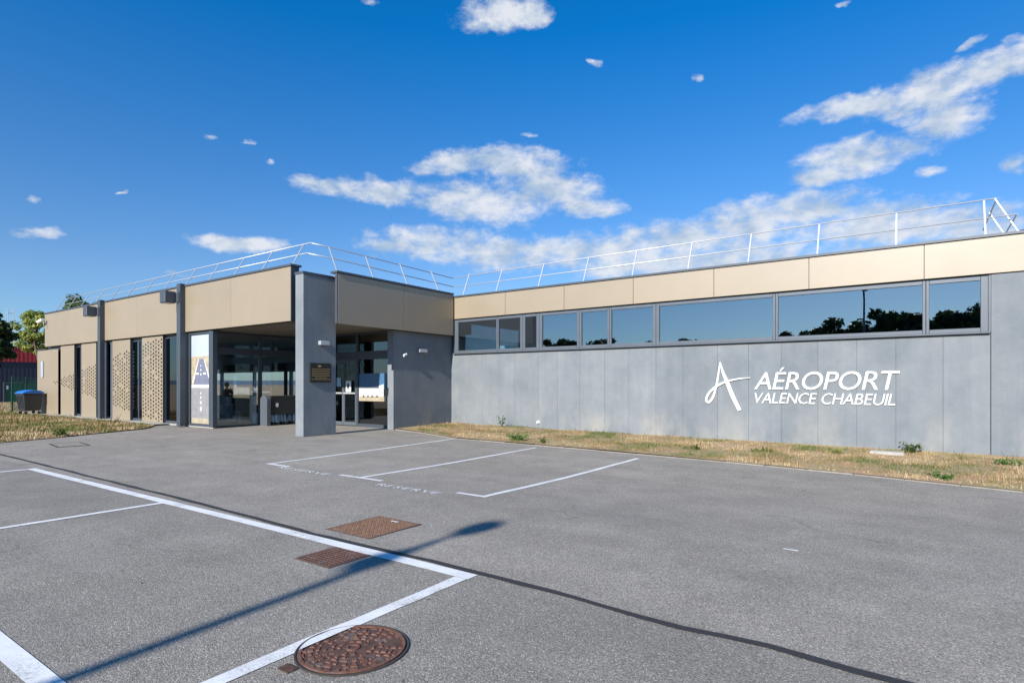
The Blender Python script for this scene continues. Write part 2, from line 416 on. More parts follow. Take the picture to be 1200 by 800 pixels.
def make_grass():
    m, t, p = mat('dry grass blades')
    at = t.new('ShaderNodeAttribute', attribute_name='tint').outputs['Fac']
    c = t.ramp(at, (0.0, (0.09, 0.13, 0.03)), (0.35, (0.17, 0.165, 0.055)), (0.6, (0.30, 0.205, 0.095)), (0.85, (0.37, 0.265, 0.14)), (1.0, (0.46, 0.36, 0.21)))
    t.put(p.inputs['Base Color'], c)
    p.inputs['Roughness'].default_value = 0.8
    p.inputs['Specular IOR Level'].default_value = 0.2
    return m
M['grass'] = make_grass()
def make_soil():
    m, t, p = mat('dry turf and soil')
    P = t.pos()
    a = t.noise(P, 0.9, 6.0, 0.6); b = t.noise(P, 12.0, 6.0, 0.65); c2 = t.noise(P, 55.0, 3.0, 0.6)
    c = t.mix(t.ramp(a, (0.38, 0.0), (0.64, 1.0)), (0.36, 0.215, 0.125, 1), (0.235, 0.200, 0.090, 1))
    c = t.mix(t.ramp(b, (0.35, 0.0), (0.75, 0.8)), c, (0.40, 0.295, 0.165, 1))
    c = t.mix(1.0, c, t.ramp(c2, (0.3, 0.75), (0.7, 1.25)), 'MULTIPLY')
    t.put(p.inputs['Base Color'], c)
    p.inputs['Roughness'].default_value = 0.95
    bump(t, p, t.math('ADD', b, c2), 0.5, 0.02)
    return m
M['soil'] = make_soil()

# ------------------------------------------------------------------ mesh helpers
ORG = {}
def tag(o, label=None, cat=None, group=None, kind=None):
    for k, v in (('label', label), ('category', cat), ('group', group), ('kind', kind)):
        if v:
            o[k] = v
    return o
def thing(name, label, cat, loc=(0, 0, 0), group=None, rotz=None):
    o = bpy.data.objects.new(name, None)
    COL.objects.link(o)
    o.location = loc
    o.empty_display_size = 0.2
    ORG[o.name] = Vector(loc)
    if rotz is not None:
        o.rotation_euler = (0, 0, rotz)
        ORG[o.name] = Vector((0, 0, 0))      # parts of a turned thing are given in its own frame
    return tag(o, label, cat, group)
def obj(name, verts, faces, m, parent=None, smooth=False):
    me = bpy.data.meshes.new(name)
    org = ORG.get(parent.name, Vector((0, 0, 0))) if parent else Vector((0, 0, 0))
    V = np.asarray(verts, dtype=float) - np.array(org)
    me.from_pydata([tuple(v) for v in V], [], faces)
    for mm in (m if isinstance(m, (list, tuple)) else [m]):
        me.materials.append(mm)
    if smooth:
        me.polygons.foreach_set('use_smooth', [True] * len(me.polygons))
    me.update()
    o = bpy.data.objects.new(name, me)
    COL.objects.link(o)
    if parent:
        o.parent = parent
    ORG[o.name] = org
    return o
BF = [(0, 3, 2, 1), (4, 5, 6, 7), (0, 1, 5, 4), (1, 2, 6, 5), (2, 3, 7, 6), (3, 0, 4, 7)]
class G:
    """collects shapes for one mesh"""
    def __init__(s): s.v = []; s.f = []
    def add(s, v, f):
        k = len(s.v); s.v += [tuple(q) for q in v]; s.f += [tuple(i + k for i in q) for q in f]; return s
    def box(s, x0, x1, y0, y1, z0, z1):
        return s.add([(x0, y0, z0), (x1, y0, z0), (x1, y1, z0), (x0, y1, z0), (x0, y0, z1), (x1, y0, z1), (x1, y1, z1), (x0, y1, z1)], BF)
    def tube(s, pts, r, n=8, cap=True):
        pts = [Vector(p) for p in pts]
        rs = r if hasattr(r, '__len__') else [r] * len(pts)
        rings = []
        for i, p in enumerate(pts):
            d = (pts[min(i + 1, len(pts) - 1)] - pts[max(i - 1, 0)]).normalized()
            a = d.orthogonal().normalized() if i == 0 else (rings_a - d * rings_a.dot(d)).normalized()
            rings_a = a
            b = d.cross(a)
            rings.append([p + (a * math.cos(q) + b * math.sin(q)) * rs[i] for q in [2 * math.pi * j / n for j in range(n)]])
        v = [q for rg in rings for q in rg]
        f = []
        for i in range(len(pts) - 1):
            for j in range(n):
                f.append((i * n + j, i * n + (j + 1) % n, (i + 1) * n + (j + 1) % n, (i + 1) * n + j))
        if cap:
            f.append(tuple(range(n - 1, -1, -1))); f.append(tuple((len(pts) - 1) * n + j for j in range(n)))
        return s.add(v, f)
    def prism(s, poly, axis, a0, a1):
        """poly: list of 2-D points; axis the extrusion axis index"""
        n = len(poly)
        def p3(q, a):
            r = list(q); r.insert(axis, a); return tuple(r)
        v = [p3(q, a0) for q in poly] + [p3(q, a1) for q in poly]
        f = [tuple(range(n - 1, -1, -1)), tuple(range(n, 2 * n))] + [(i, (i + 1) % n, n + (i + 1) % n, n + i) for i in range(n)]
        return s.add(v, f)
    def build(s, name, m, parent=None, smooth=False):
        return obj(name, s.v, s.f, m, parent, smooth)
def box(name, b, m, parent=None):
    return G().box(*b).build(name, m, parent)
def bevel(o, w=0.01, seg=1):
    md = o.modifiers.new('bevel', 'BEVEL'); md.width = w; md.segments = seg; md.limit_method = 'ANGLE'
    return o
def copy_tree(o, parent=None):
    c = o.copy(); COL.objects.link(c); c.parent = parent
    ORG[c.name] = ORG.get(o.name, Vector((0, 0, 0)))
    for ch in list(o.children):
        copy_tree(ch, c)
    return c
def fast_mesh(name, V, F, m, parent=None, tint=None, smooth=False):
    V = np.asarray(V, dtype=np.float32); F = np.asarray(F, dtype=np.int32)
    me = bpy.data.meshes.new(name)
    n, k = F.shape
    me.vertices.add(len(V)); me.vertices.foreach_set('co', V.ravel())
    me.loops.add(n * k); me.loops.foreach_set('vertex_index', F.ravel())
    me.polygons.add(n)
    me.polygons.foreach_set('loop_start', np.arange(0, n * k, k, dtype=np.int32))
    me.polygons.foreach_set('loop_total', np.full(n, k, dtype=np.int32))
    if tint is not None:
        a = me.attributes.new('tint', 'FLOAT', 'POINT'); a.data.foreach_set('value', np.asarray(tint, dtype=np.float32))
    me.materials.append(m)
    me.update(); me.validate()
    o = bpy.data.objects.new(name, me); COL.objects.link(o)
    if parent: o.parent = parent
    ORG[o.name] = ORG.get(parent.name, Vector((0, 0, 0))) if parent else Vector((0, 0, 0))
    return o

# ------------------------------------------------------------------ ground heights: the lot falls gently along the long wall
def gz(x, y):
    s = min(max((y - 4) / 6, 0), 1); s = s * s * (3 - 2 * s)
    return -0.0115 * min(max(0.0, x + 13), 22.0) * s
def sheet(name, outline, m, dz=0.0, step=1.0, parent=None, zf=gz):
    """flat-ish polygon draped on the ground"""
    P = [Vector(p) for p in outline]
    n = len(P)
    xs = [p.x for p in P]; ys = [p.y for p in P]
    pts = list(P)
    def inside(x, y):
        c = False
        for i in range(n):
            a, b = P[i], P[i - 1]
            if (a.y > y) != (b.y > y) and x < (b.x - a.x) * (y - a.y) / (b.y - a.y) + a.x:
                c = not c
        return c
    x = min(xs) + step / 2
    while x < max(xs):
        y = min(ys) + step / 2
        while y < max(ys):
            if inside(x, y): pts.append(Vector((x, y)))
            y += step
        x += step
    v, e, f, *_ = delaunay_2d_cdt(pts, [], [list(range(n))], 1, 1e-4)
    vs = [(p.x, p.y, zf(p.x, p.y) + dz) for p in v]
    fs = []
    for t in f:
        a, b, c = (v[i] for i in t[:3])
        fs.append(tuple(t) if (b - a).cross(c - a) > 0 else tuple(reversed(t)))
    return obj(name, vs, fs, m, parent)

# far ground
def far_ground():
    N = 60
    ax = [-4000, -2000, -1000, -500, -250, -120] + list(np.linspace(-70, 50, 50)) + [120, 250, 500, 1000, 2000, 4000]
    ay = [-4000, -2000, -1000, -500, -250, -120] + list(np.linspace(-60, 50, 46)) + [120, 250, 500, 1000, 2000, 4000]
    v = [(x, y, gz(x, y) - 0.06) for y in ay for x in ax]
    nx = len(ax)
    f = [(j * nx + i, j * nx + i + 1, (j + 1) * nx + i + 1, (j + 1) * nx + i) for j in range(len(ay) - 1) for i in range(nx - 1)]
    return tag(obj('ground', v, f, M['soil']), kind='structure')
far_ground()

KERB = [(-15.46, 14.50), (-13.4, 13.90), (-11.43, 13.22), (-6.63, 13.20), (-3.46, 13.10), (-1.01, 12.91), (1.43, 12.55), (6.0, 12.0), (30.0, 11.0)]
GRASS_EDGE = [(-20.0, -30.0), (-20.2, 3.0), (-20.55, 4.90), (-21.10, 6.20), (-21.94, 7.82), (-22.80, 9.45), (-23.34, 9.83), (-24.1, 10.25)]
lot_outline = [(-20.0, -45.0), (30.0, -45.0)] + list(reversed([(x, y - 0.02) for x, y in KERB])) + [(-15.46, 14.72), (-21.2, 14.72), (-21.2, 10.93), (-24.3, 10.93), (-24.3, 10.35)] + list(reversed(GRASS_EDGE[1:]))
lot = tag(sheet('parking_lot', lot_outline, M['asphalt'], 0.0, 1.0), kind='structure')

# ------------------------------------------------------------------ painted lines on the lot
def wob(p0, p1, w, n=14, jit=0.006):
    """outline of a slightly uneven painted stripe"""
    a, b = Vector(p0), Vector(p1)
    d = (b - a).normalized(); nrm = Vector((-d.y, d.x))
    L = [a.lerp(b, i / n) for i in range(n + 1)]
    up = [p + nrm * (w / 2 + random.uniform(-jit, jit)) for p in L]
    dn = [p - nrm * (w / 2 + random.uniform(-jit, jit)) for p in L]
    return [tuple(p) for p in dn] + [tuple(p) for p in reversed(up)]
def stripe(p0, p1, w=0.11, dz=0.005):
    return sheet('painted_line', wob(p0, p1, w), M['paint'], dz, 3.0, lot)
stripe((-13.80, 3.74), (-3.02, 3.74), 0.14)
stripe((-13.74, 3.665), (-13.74, -3.0), 0.11)
stripe((-8.36, 3.665), (-8.36, 1.185), 0.10)
stripe((-8.36, 1.035), (-8.36, -3.0), 0.10)
stripe((-3.09, 3.665), (-3.09, 1.17), 0.12)
stripe((-13.2, 1.10), (-3.35, 1.10), 0.13)
# three reserved bays
stripe((-10.80, 6.845), (-11.33, 13.13), 0.10)
stripe((-10.86, 6.79), (-10.08, 6.77), 0.10)
stripe((-7.97, 6.785), (-8.19, 12.75), 0.10)
stripe((-8.50, 6.73), (-7.40, 6.73), 0.10)
stripe((-5.19, 6.735), (-5.235, 12.48), 0.10)
stripe((-5.70, 6.68), (-5.13, 6.68), 0.10)
stripe((-1.10, 6.30), (-0.96, 6.30), 0.05)

# sealed joint
cr = [(-30, 4.25), (-22, 4.16), (-17.28, 4.10), (-13.92, 4.06), (-10.31, 4.00), (-7.53, 3.93), (-6.49, 3.905), (-5.32, 3.84), (-4.5, 3.86), (-3.63, 3.86), (-3.13, 3.85), (-2.36, 3.835), (-1.9, 3.80), (-1.26, 3.76), (-0.75, 3.79), (-0.29, 3.75), (0.2, 3.74), (4.0, 3.72), (12.0, 3.6), (29.0, 3.4)]
def seam(pts, w, name, m, dz):
    dense = []
    for (x0, y0), (x1, y1) in zip(pts, pts[1:]):
        n = max(1, int((x1 - x0) / 0.22))
        for i in range(n):
            t = i / n
            x = x0 + (x1 - x0) * t
            dense.append((x, y0 + (y1 - y0) * t + 0.016 * mnoise.noise(Vector((x * 1.7, 3.1, 0))) + 0.02 * mnoise.noise(Vector((x * 0.4, 9, 0)))))
    up = [(x, y + w / 2 * (1 + 0.55 * mnoise.noise(Vector((x * 2.3, 0.5, 0))))) for x, y in dense]
    dn = [(x, y - w / 2 * (1 + 0.55 * mnoise.noise(Vector((x * 2.1, 7.5, 0))))) for x, y in dense]
    vs = [(x, y, gz(x, y) + dz) for x, y in up] + [(x, y, gz(x, y) + dz) for x, y in dn]
    n = len(up)
    return obj(name, vs, [(i + n, i + 1 + n, i + 1, i) for i in range(n - 1)], m, lot)
seam([c for c in cr if -20.05 < c[0]], 0.074, 'crack_sealing', M['seal'], 0.004)

# ------------------------------------------------------------------ lettering
_glyphs = {}
def glyph(ch, offset=0.0):
    key = (ch, offset)
    if key in _glyphs: return _glyphs[key]
    cu = bpy.data.curves.new('glyph', 'FONT')
    cu.body = ch; cu.size = 1.0; cu.offset = offset; cu.resolution_u = 5
    o = bpy.data.objects.new('glyph', cu); COL.objects.link(o)
    bpy.context.view_layer.update()
    me = bpy.data.meshes.new_from_object(o.evaluated_get(bpy.context.evaluated_depsgraph_get()))
    v = [tuple(q.co) for q in me.vertices]
    f = [tuple(p.vertices) for p in me.polygons]
    bpy.data.objects.remove(o); bpy.data.curves.remove(cu); bpy.data.meshes.remove(me)
    _glyphs[key] = (v, f)
    return v, f
def layout(text, gap=0.10, space=0.30, offset=0.0):
    """glyph outlines set side by side, cap height scaled to 1"""
    cv, _ = glyph('E', offset)
    cap = max(v[1] for v in cv) - min(v[1] for v in cv); b0 = min(v[1] for v in cv)
    x = 0; out = []
    for ci, ch in enumerate(text):
        if ch == ' ':
            x += space; continue
        v, f = glyph(ch, offset)
        x0 = min(q[0] for q in v); x1 = max(q[0] for q in v)
        nxt = text[ci + 1] if ci + 1 < len(text) else ''
        g = gap * (-0.3 if (ch == 'R' and nxt == 'T') else 0.35 if ch == 'R' else 0.25 if (ch in 'AVT' and nxt in 'AVT') else 0.5 if (ch in 'AVTP' or nxt in 'AVT') else 1.0)
        out.append((ch, [((q[0] - x0) / cap + x, (q[1] - b0) / cap) for q in v], f))
        x += (x1 - x0) / cap + g
    return out, x - gap
def extrude2d(v, f):
    """front faces plus side walls; returns verts builder inputs (index faces for front and back and sides)"""
    from collections import Counter
    n = len(v)
    ec = Counter()
    for q in f:
        for a, b in zip(q, q[1:] + q[:1]): ec[(a, b)] += 1
    side = [(a, b) for (a, b) in ec if (b, a) not in ec]
    faces = [tuple(q) for q in f] + [tuple(i + n for i in reversed(q)) for q in f] + [(b, a, a + n, b + n) for a, b in side]
    return faces
# word on the asphalt in front of two bays
for wx, wy, wlen in ((-10.17, 6.54, 1.46), (-7.17, 6.37, 1.28)):
    lay, tot = layout('RESERVE', 0.30)
    for ch, v, f in lay:
        vs = []
        for (a, b) in v:
            X = wx + a / tot * wlen; Y = wy + b * 0.155
            vs.append((X, Y, gz(X, Y) + 0.006))
        obj('stencil_letter', vs, f, M['white'], lot)

# ------------------------------------------------------------------ kerb stones and grass strips
def kerb_line(pts, name, w=0.10, up=0.012, length=0.98, jig=0.006):
    root = tag(thing(name, None, None, (pts[0][0], pts[0][1], 0)), kind='structure')
    for (x0, y0), (x1, y1) in zip(pts, pts[1:]):
        L = math.hypot(x1 - x0, y1 - y0); n = max(1, round(L / length))
        dx, dy = (x1 - x0) / L, (y1 - y0) / L
        for i in range(n):
            a, b = i / n * L + 0.006, (i + 1) / n * L - 0.006
            o = random.uniform(-jig, jig)
            q = []
            for s, t in ((a, o), (b, o), (b, o + w), (a, o + w)):
                X = x0 + dx * s - dy * t; Y = y0 + dy * s + dx * t
                q.append((X, Y))
            top = up + random.uniform(-0.006, 0.006)
            v = [(X, Y, gz(X, Y) - 0.12) for X, Y in q] + [(X, Y, gz(X, Y) + top) for X, Y in q]
            obj('kerb_stone', v, BF, M['kerb'], root)
    return root
kerb_line([k for k in KERB if k[0] < 13], 'kerb')
strip_out = [(x, y + 0.08) for x, y in KERB] + [(30.0, 17.52), (-15.2, 17.52), (-15.2, 14.62)]
def gz_r(x, y):
    b = 0.07 * min(max((y - 12.4) / 4.0, 0), 1) + 0.012 + 0.022 * mnoise.noise(Vector((x * 1.3, y * 1.3, 0)))
    return gz(x, y) + b
verge = tag(sheet('grass_verge', strip_out, M['soil'], 0.0, 0.35, None, gz_r), kind='structure')
left_out = list(reversed(GRASS_EDGE)) + [(-20.0, -30.0), (-55.0, -30.0), (-55.0, 10.45)]
left_out = [(-24.1, 10.30)] + [(x - 0.0, y) for x, y in reversed(GRASS_EDGE)] [1:] + [(-48.0, -30.0), (-48.0, 10.45), (-24.3, 10.45)]
def gz_l(x, y):
    return 0.018 + 0.03 * min(1, max(0, (-21.5 - x) / 3)) + 0.02 * mnoise.noise(Vector((x * 1.1, y * 1.1, 4)))
lawn = tag(sheet('lawn', left_out, M['soil'], 0.0, 0.9, None, gz_l), kind='structure')
pav = tag(sheet('pavement', [(-41.0, 10.42), (-24.3, 10.42), (-24.3, 10.95), (-41.0, 10.95)], M['slab'], 0.055, 2.0), kind='structure')

def poly_inside(P, x, y):
    c = False
    for i in range(len(P)):
        a, b = P[i], P[i - 1]
        if (a[1] > y) != (b[1] > y) and x < (b[0] - a[0]) * (y - a[1]) / (b[1] - a[1]) + a[0]:
            c = not c
    return c
def blades(name, poly, n, zf, hmin, hmax, wid, green, label, seed, dens_scale=0.9):
    r = np.random.default_rng(seed)
    xs = [p[0] for p in poly]; ys = [p[1] for p in poly]
    V = []; T = []
    tries = 0
    while len(V) < n * 4 and tries < n * 8:
        tries += 1
        x = r.uniform(min(xs), max(xs)); y = r.uniform(min(ys), max(ys))
        if not poly_inside(poly, x, y): continue
        pt = mnoise.noise(Vector((x * dens_scale, y * dens_scale, 1.7)))
        p2 = mnoise.noise(Vector((x * 3.1, y * 3.1, 5.2)))
        if pt * 0.6 + p2 * 0.7 < r.uniform(-0.6, 0.32): continue
        g = mnoise.noise(Vector((x * 0.8 + 31, y * 0.8, 0.3))) + 0.6 * mnoise.noise(Vector((x * 2.7, y * 2.7, 8.3)))
        tint = min(1, max(0, 0.62 - g * 1.0 - green + r.normal(0, 0.13)))
        h = r.uniform(hmin, hmax) * (0.7 + 0.8 * max(0, pt + p2)) * (3.2 if r.random() < 0.03 else 1.0)
        a = r.uniform(0, 6.283); l = r.uniform(0.15, 0.9) * h
        w = wid * r.uniform(0.6, 1.3)
        cx, sx_ = math.cos(a), math.sin(a)
        z = zf(x, y) - 0.004
        bx, by = -sx_ * w, cx * w
        V += [(x - bx, y - by, z), (x + bx, y + by, z), (x + cx * l + bx * .3, y + sx_ * l + by * .3, z + h), (x + cx * l - bx * .3, y + sx_ * l - by * .3, z + h)]
        T += [tint] * 4
    m_ = len(V) // 4
    F = np.arange(m_ * 4).reshape(-1, 4)
    return tag(fast_mesh(name, V, F, M['grass'], None, T), label, 'grass', kind='stuff')
vis_strip = [(-15.1, 14.75), (-13.4, 14.05), (-11.4, 13.36), (-6.6, 13.33), (-3.4, 13.22), (-1.0, 13.03), (1.43, 12.68), (5.0, 12.3), (5.0, 17.42), (-15.1, 17.42)]
blades('verge_grass', vis_strip, 52000, gz_r, 0.015, 0.06, 0.006, 0.0, 'dry straw coloured grass along the foot of the long grey wall', 3)
vis_lawn = [(-24.0, 10.3), (-23.25, 9.84), (-22.76, 9.45), (-21.9, 7.8), (-21.06, 6.2), (-20.5, 4.9), (-20.2, 3.4), (-24, 3.4), (-46, 8.5), (-46, 10.35)]
blades('lawn_grass', vis_lawn, 36000, gz_l, 0.03, 0.10, 0.011, 0.10, 'patchy green and straw lawn in front of the perforated panels', 5)
far_lawn = [(-46, 8.5), (-46, 30), (-69, 32), (-69, 8.5)]
blades('far_grass', far_lawn, 9000, lambda x, y: -0.06, 0.05, 0.14, 0.02, 0.12, 'dry grass beyond the green mesh fence', 9)

# ================================================================== the entrance wing (left)
wing = thing('entrance_building', 'low building wing with champagne panels, perforated screens and recessed glass entrance', 'building', (-26.5, 11.0, 0))
YL = 10.95
# roof body and floor
G().box(-37.9, -16.12, 11.12, 18.6, 3.66, 5.14).build('roof', M['roof'], wing)
G().box(-16.115, -15.10, 12.05, 18.6, 3.66, 5.13).build('roof', M['roof'], wing)
box('floor', (-38.0, -21.24, 11.12, 18.5, -0.05, 0.05), M['floor'], wing)
box('floor', (-21.235, -15.52, 14.80, 18.5, -0.05, 0.048), M['floor'], wing)
box('ceiling', (-37.9, -21.30, 11.14, 18.45, 3.56, 3.655), M['room'], wing)
box('ceiling', (-21.295, -15.52, 14.85, 18.45, 3.56, 3.654), M['room'], wing)
# porch soffit boards, one strip each
sof = thing('soffit', None, None); sof.parent = wing; sof.location = Vector((0, 0, 0)) - Vector(wing.location); ORG[sof.name] = Vector((0, 0, 0))
for i in range(6):
    x0 = -21.2 + i * 0.853
    box('soffit_board', (x0 + 0.006, x0 + 0.847, 11.16, 14.66, 3.575 - 0.001 * (i % 2), 3.655), M['soffit'], sof)
box('soffit_board', (-16.076, -15.11, 12.06, 14.66, 3.575, 3.655), M['soffit'], sof)
# outer walls
box('wall', (-39.38, -38.0, 11.15, 11.45, 0.0, 3.45), M['fascia'], wing)
box('wall', (-38.3, -38.0, 11.46, 18.6, 0.0, 3.64), M['room'], wing)
gw = G()
gw.box(-38.0, -15.5, 18.5, 18.7, 0.0, 0.45); gw.box(-38.0, -15.5, 18.5, 18.7, 2.30, 3.65)
for x in (-38.0, -34.6, -31.1, -27.6, -24.1, -20.6, -17.1):
    gw.box(x, x + 0.12, 18.52, 18.68, 0.452, 2.298)
gw.build('rear_wall', M['room'], wing)
# concrete pier and cross wall
colm = G().box(-15.78, -15.38, 10.80, 12.02, 0.0, 5.0).build('column', M['concrete'], wing); bevel(colm, 0.012)
box('coping', (-15.795, -15.365, 10.785, 12.035, 5.002, 5.075), M['coping'], colm)
cw = G().box(-15.50, -15.20, 14.35, 17.60, 0.0, 3.52).build('cross_wall', M['concrete'], wing)
# front fascia: sheet-metal panels, one by one
def fascia(name, edges, z0, z1, plane, thick, axis, parent, dark_end=None):
    root = thing(name, None, None); root.parent = parent; root.location = -Vector(parent.location); ORG[root.name] = Vector((0, 0, 0))
    for a, b in zip(edges, edges[1:]):
        if axis == 'x':
            o = box('fascia_panel', (a + 0.006, b - 0.006, plane, plane + thick, z0, z1), M['fascia'], root)
        else:
            o = box('fascia_panel', (plane - thick, plane, a + 0.006, b - 0.006, z0, z1), M['fascia'], root)
        bevel(o, 0.004)
    return root
fl = fascia('front_fascia', [-37.87, -34.46, -30.62, -26.95, -23.06, -19.58, -16.10], 3.60, 5.31, 10.85, 0.04, 'x', wing)
box('backing', (-37.86, -16.105, 10.892, 11.118, 3.61, 5.30), M['anthracite'], fl)
box('end_plate', (-16.099, -16.075, 10.855, 11.14, 3.57, 5.32), M['anthracite'], fl)
box('end_plate', (-37.89, -37.872, 10.86, 18.5, 3.60, 5.305), M['fascia'], fl)
box('coping', (-37.93, -16.03, 10.815, 11.20, 5.322, 5.385), M['coping'], fl)
fd = fascia('side_fascia', [11.80, 14.66, 17.36], 3.53, 5.12, -15.00, 0.04, 'y', wing)
box('backing', (-15.095, -15.042, 11.83, 17.35, 3.54, 5.11), M['anthracite'], fd)
box('end_plate', (-15.10, -15.002, 11.765, 11.798, 3.53, 5.13), M['coping'], fd)
box('coping', (-15.30, -14.97, 11.74, 17.36, 5.135, 5.20), M['coping'], fd)

# ---- perforated screens -------------------------------------------------------
def hole_cells():
    out = []
    for k in range(10):
        a0 = k * 0.628 + 0.3
        shape = [(0.0, 0.50), (-0.50, -0.44), (0.02, -0.22), (0.50, -0.44)] if k % 2 else [(-0.50, 0.38), (0.02, -0.48), (0.50, 0.40), (0.02, 0.14)]
        a0 = rad(-28 + 14 * (k // 2)) + (math.pi if k in (3, 6, 7) else 0)
        pts = [(0.5 + x * 0.9 * math.cos(a0) - y * math.sin(a0), 0.5 + x * math.sin(a0) + y * math.cos(a0)) for x, y in shape]
        pts = [(min(max(x, 0.03), 0.97), min(max(y, 0.03), 0.97)) for x, y in pts]
        if sum(pts[i][0] * pts[(i + 1) % 4][1] - pts[(i + 1) % 4][0] * pts[i][1] for i in range(4)) > 0: pts = pts[::-1]
        outer = [(0, 0), (1, 0), (1, 1), (0, 1)]
        v = [Vector((x, y)) for x, y in outer + pts]
        vv, e, f, *_ = delaunay_2d_cdt(v, [(4, 5), (5, 6), (6, 7), (7, 4)], [[0, 1, 2, 3]], 1, 1e-6)
        keep = []
        for t in f:
            c = sum((vv[i] for i in t), Vector((0, 0))) / len(t)
            if not poly_inside(pts, c.x, c.y):
                a, b, cc = (vv[i] for i in t[:3])
                keep.append(tuple(t) if (b - a).cross(cc - a) > 0 else tuple(reversed(t)))
        out.append(([tuple(q) for q in vv], keep))
    return out
CELLS = hole_cells()
def screen(x0, x1, z0, z1, parent):
    g = G()
    nx = max(2, round((x1 - x0) / 0.235)); nz = round((z1 - z0) / 0.15)
    dx, dz = (x1 - x0) / nx, (z1 - z0) / nz
    def quad(ox, oz, h):
        g.add([(ox, YL, oz), (ox + dx, YL, oz), (ox + dx, YL, oz + h), (ox, YL, oz + h)], [(0, 1, 2, 3)])
    for i in range(nx):
        ox = x0 + i * dx; cx = ox + dx / 2
        off = dz / 2 if i % 2 else 0.0
        if off:
            quad(ox, z0, off); quad(ox, z1 - off, off)
        for j in range(nz - (1 if off else 0)):
            oz = z0 + off + j * dz; cz = oz + dz / 2
            up = 1.72 + (cx + 37.3) * 0.150; lo = 1.70 - (cx + 37.3) * 0.136
            on = lo + 0.03 < cz < up - 0.03 and cx > -37.4 and random.random() < 0.93
            if on:
                v, f = CELLS[random.randrange(10)]
                g.add([(ox + a * dx, YL, oz + b * dz) for a, b in v], f)
            else:
                quad(ox, oz, dz)
    o = g.build('perforated_screen', M['fascia'], parent)
    bm = bmesh.new(); bm.from_mesh(o.data); bmesh.ops.remove_doubles(bm, verts=bm.verts, dist=1e-4); bm.to_mesh(o.data); bm.free()
    md = o.modifiers.new('thickness', 'SOLIDIFY'); md.thickness = 0.010; md.offset = -1
    return o
SCREENS = [(-39.37, -36.28, 3.44), (-35.92, -34.12, 3.57), (-33.21, -31.44, 3.57), (-29.62, -27.82, 3.57), (-26.68, -24.84, 3.57)]
for a, b, z1 in SCREENS:
    screen(a, b, 0.06, z1, wing)
    if a > -38:
        box('return_edge', (b - 0.02, b - 0.001, YL + 0.014, YL + 0.12, 0.06, 3.57), M['anthracite'], wing)
box('capping', (-39.42, -37.93, 10.90, 11.30, 3.455, 3.50), M['coping'], wing)
# glazing behind the screens
pane_edges = [-38.0, -36.1, -33.66, -31.15, -29.9, -27.3, -24.9, -23.75]
for a, b in zip(pane_edges, pane_edges[1:]):
    w = G().box(a, a + 0.07, 11.06, 11.13, 0.06, 3.59).box(a + 0.071, b - 0.001, 11.06, 11.13, 0.06, 0.16).box(a + 0.071, b - 0.001, 11.06, 11.13, 3.45, 3.588).build('window', M['anthracite'], wing)
    box('pane', (a + 0.072, b - 0.002, 11.09, 11.10, 0.162, 3.448), M['glass_dark'], w)
box('plinth', (-38.0, -21.0, 10.975, 11.05, 0.0, 0.058), M['slab'], wing)
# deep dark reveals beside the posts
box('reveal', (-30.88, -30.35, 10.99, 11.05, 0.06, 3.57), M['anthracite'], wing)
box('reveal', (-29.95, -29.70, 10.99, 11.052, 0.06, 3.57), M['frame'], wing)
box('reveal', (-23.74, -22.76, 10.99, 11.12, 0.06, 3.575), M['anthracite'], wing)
# flood-light posts in front of the wall are things of their own
def flood_post(xc, label):
    t = thing('floodlight_post', label, 'lamp post', (xc, 10.78, 0.05), 'square floodlight posts on the panelled front')
    box('post', (xc - 0.14, xc + 0.14, 10.66, 10.848, 0.055, 5.42), M['anthracite'], t)
    box('base_plate', (xc - 0.2, xc + 0.2, 10.60, 10.90, 0.04, 0.054), M['anthracite'], t)
    h = box('lamp_head', (xc - 0.52, xc - 0.10, 10.22, 10.62, 4.68, 5.12), M['coping'], t); bevel(h, 0.02)
    box('bracket', (xc - 0.30, xc + 0.10, 10.621, 10.659, 4.72, 5.08), M['anthracite'], t)
    box('lens', (xc - 0.48, xc - 0.14, 10.27, 10.57, 4.665, 4.679), M['white'], h)
flood_post(-30.32, 'slim dark floodlight post standing left among the perforated screens')
flood_post(-22.92, 'slim dark floodlight post next to the tall runway picture')

# ---- tall window with the runway picture ---------------------------------------
wp = G().box(-22.75, -22.68, 10.96, 11.08, 0.05, 3.575).box(-21.24, -20.95, 10.94, 11.10, 0.05, 3.574).box(-22.679, -21.241, 10.96, 11.08, 0.05, 0.13).box(-22.679, -21.241, 10.96, 11.08, 3.49, 3.573).build('window', M['anthracite'], wing)
box('pane', (-22.678, -21.242, 11.03, 11.04, 0.132, 3.488), M['glass_entry'], wp)
pic = thing('runway_picture', 'tall printed picture of a runway on the window left of the entrance', 'poster', (-21.96, 11.0, 0.14))
def flat(name, pts, y, m, parent):
    n = len(pts)
    return obj(name, [(x, y, z) for x, z in pts] + [(x, y + 0.002, z) for x, z in pts], [tuple(range(n)), tuple(range(2 * n - 1, n - 1, -1))] + [(i, i + n, (i + 1) % n + n, (i + 1) % n) for i in range(n)], m, parent)
L0, L1 = -22.67, -21.25
flat('sky_print', [(L0, 2.66), (L1, 2.66), (L1, 3.48), (L0, 3.48)], 11.02, M['print_sky'], pic)
flat('field_print', [(L0, 0.14), (L1, 0.14), (L1, 2.659), (L0, 2.659)], 11.02, M['print_field'], pic)
flat('apron_print', [(L0, 0.34), (L1, 0.34), (L1, 1.58), (L0, 1.58)], 11.016, M['print_apron'], pic)
flat('runway_print', [(-22.50, 1.60), (-21.32, 1.60), (-21.74, 2.56), (-22.08, 2.56)], 11.016, M['print_runway'], pic)
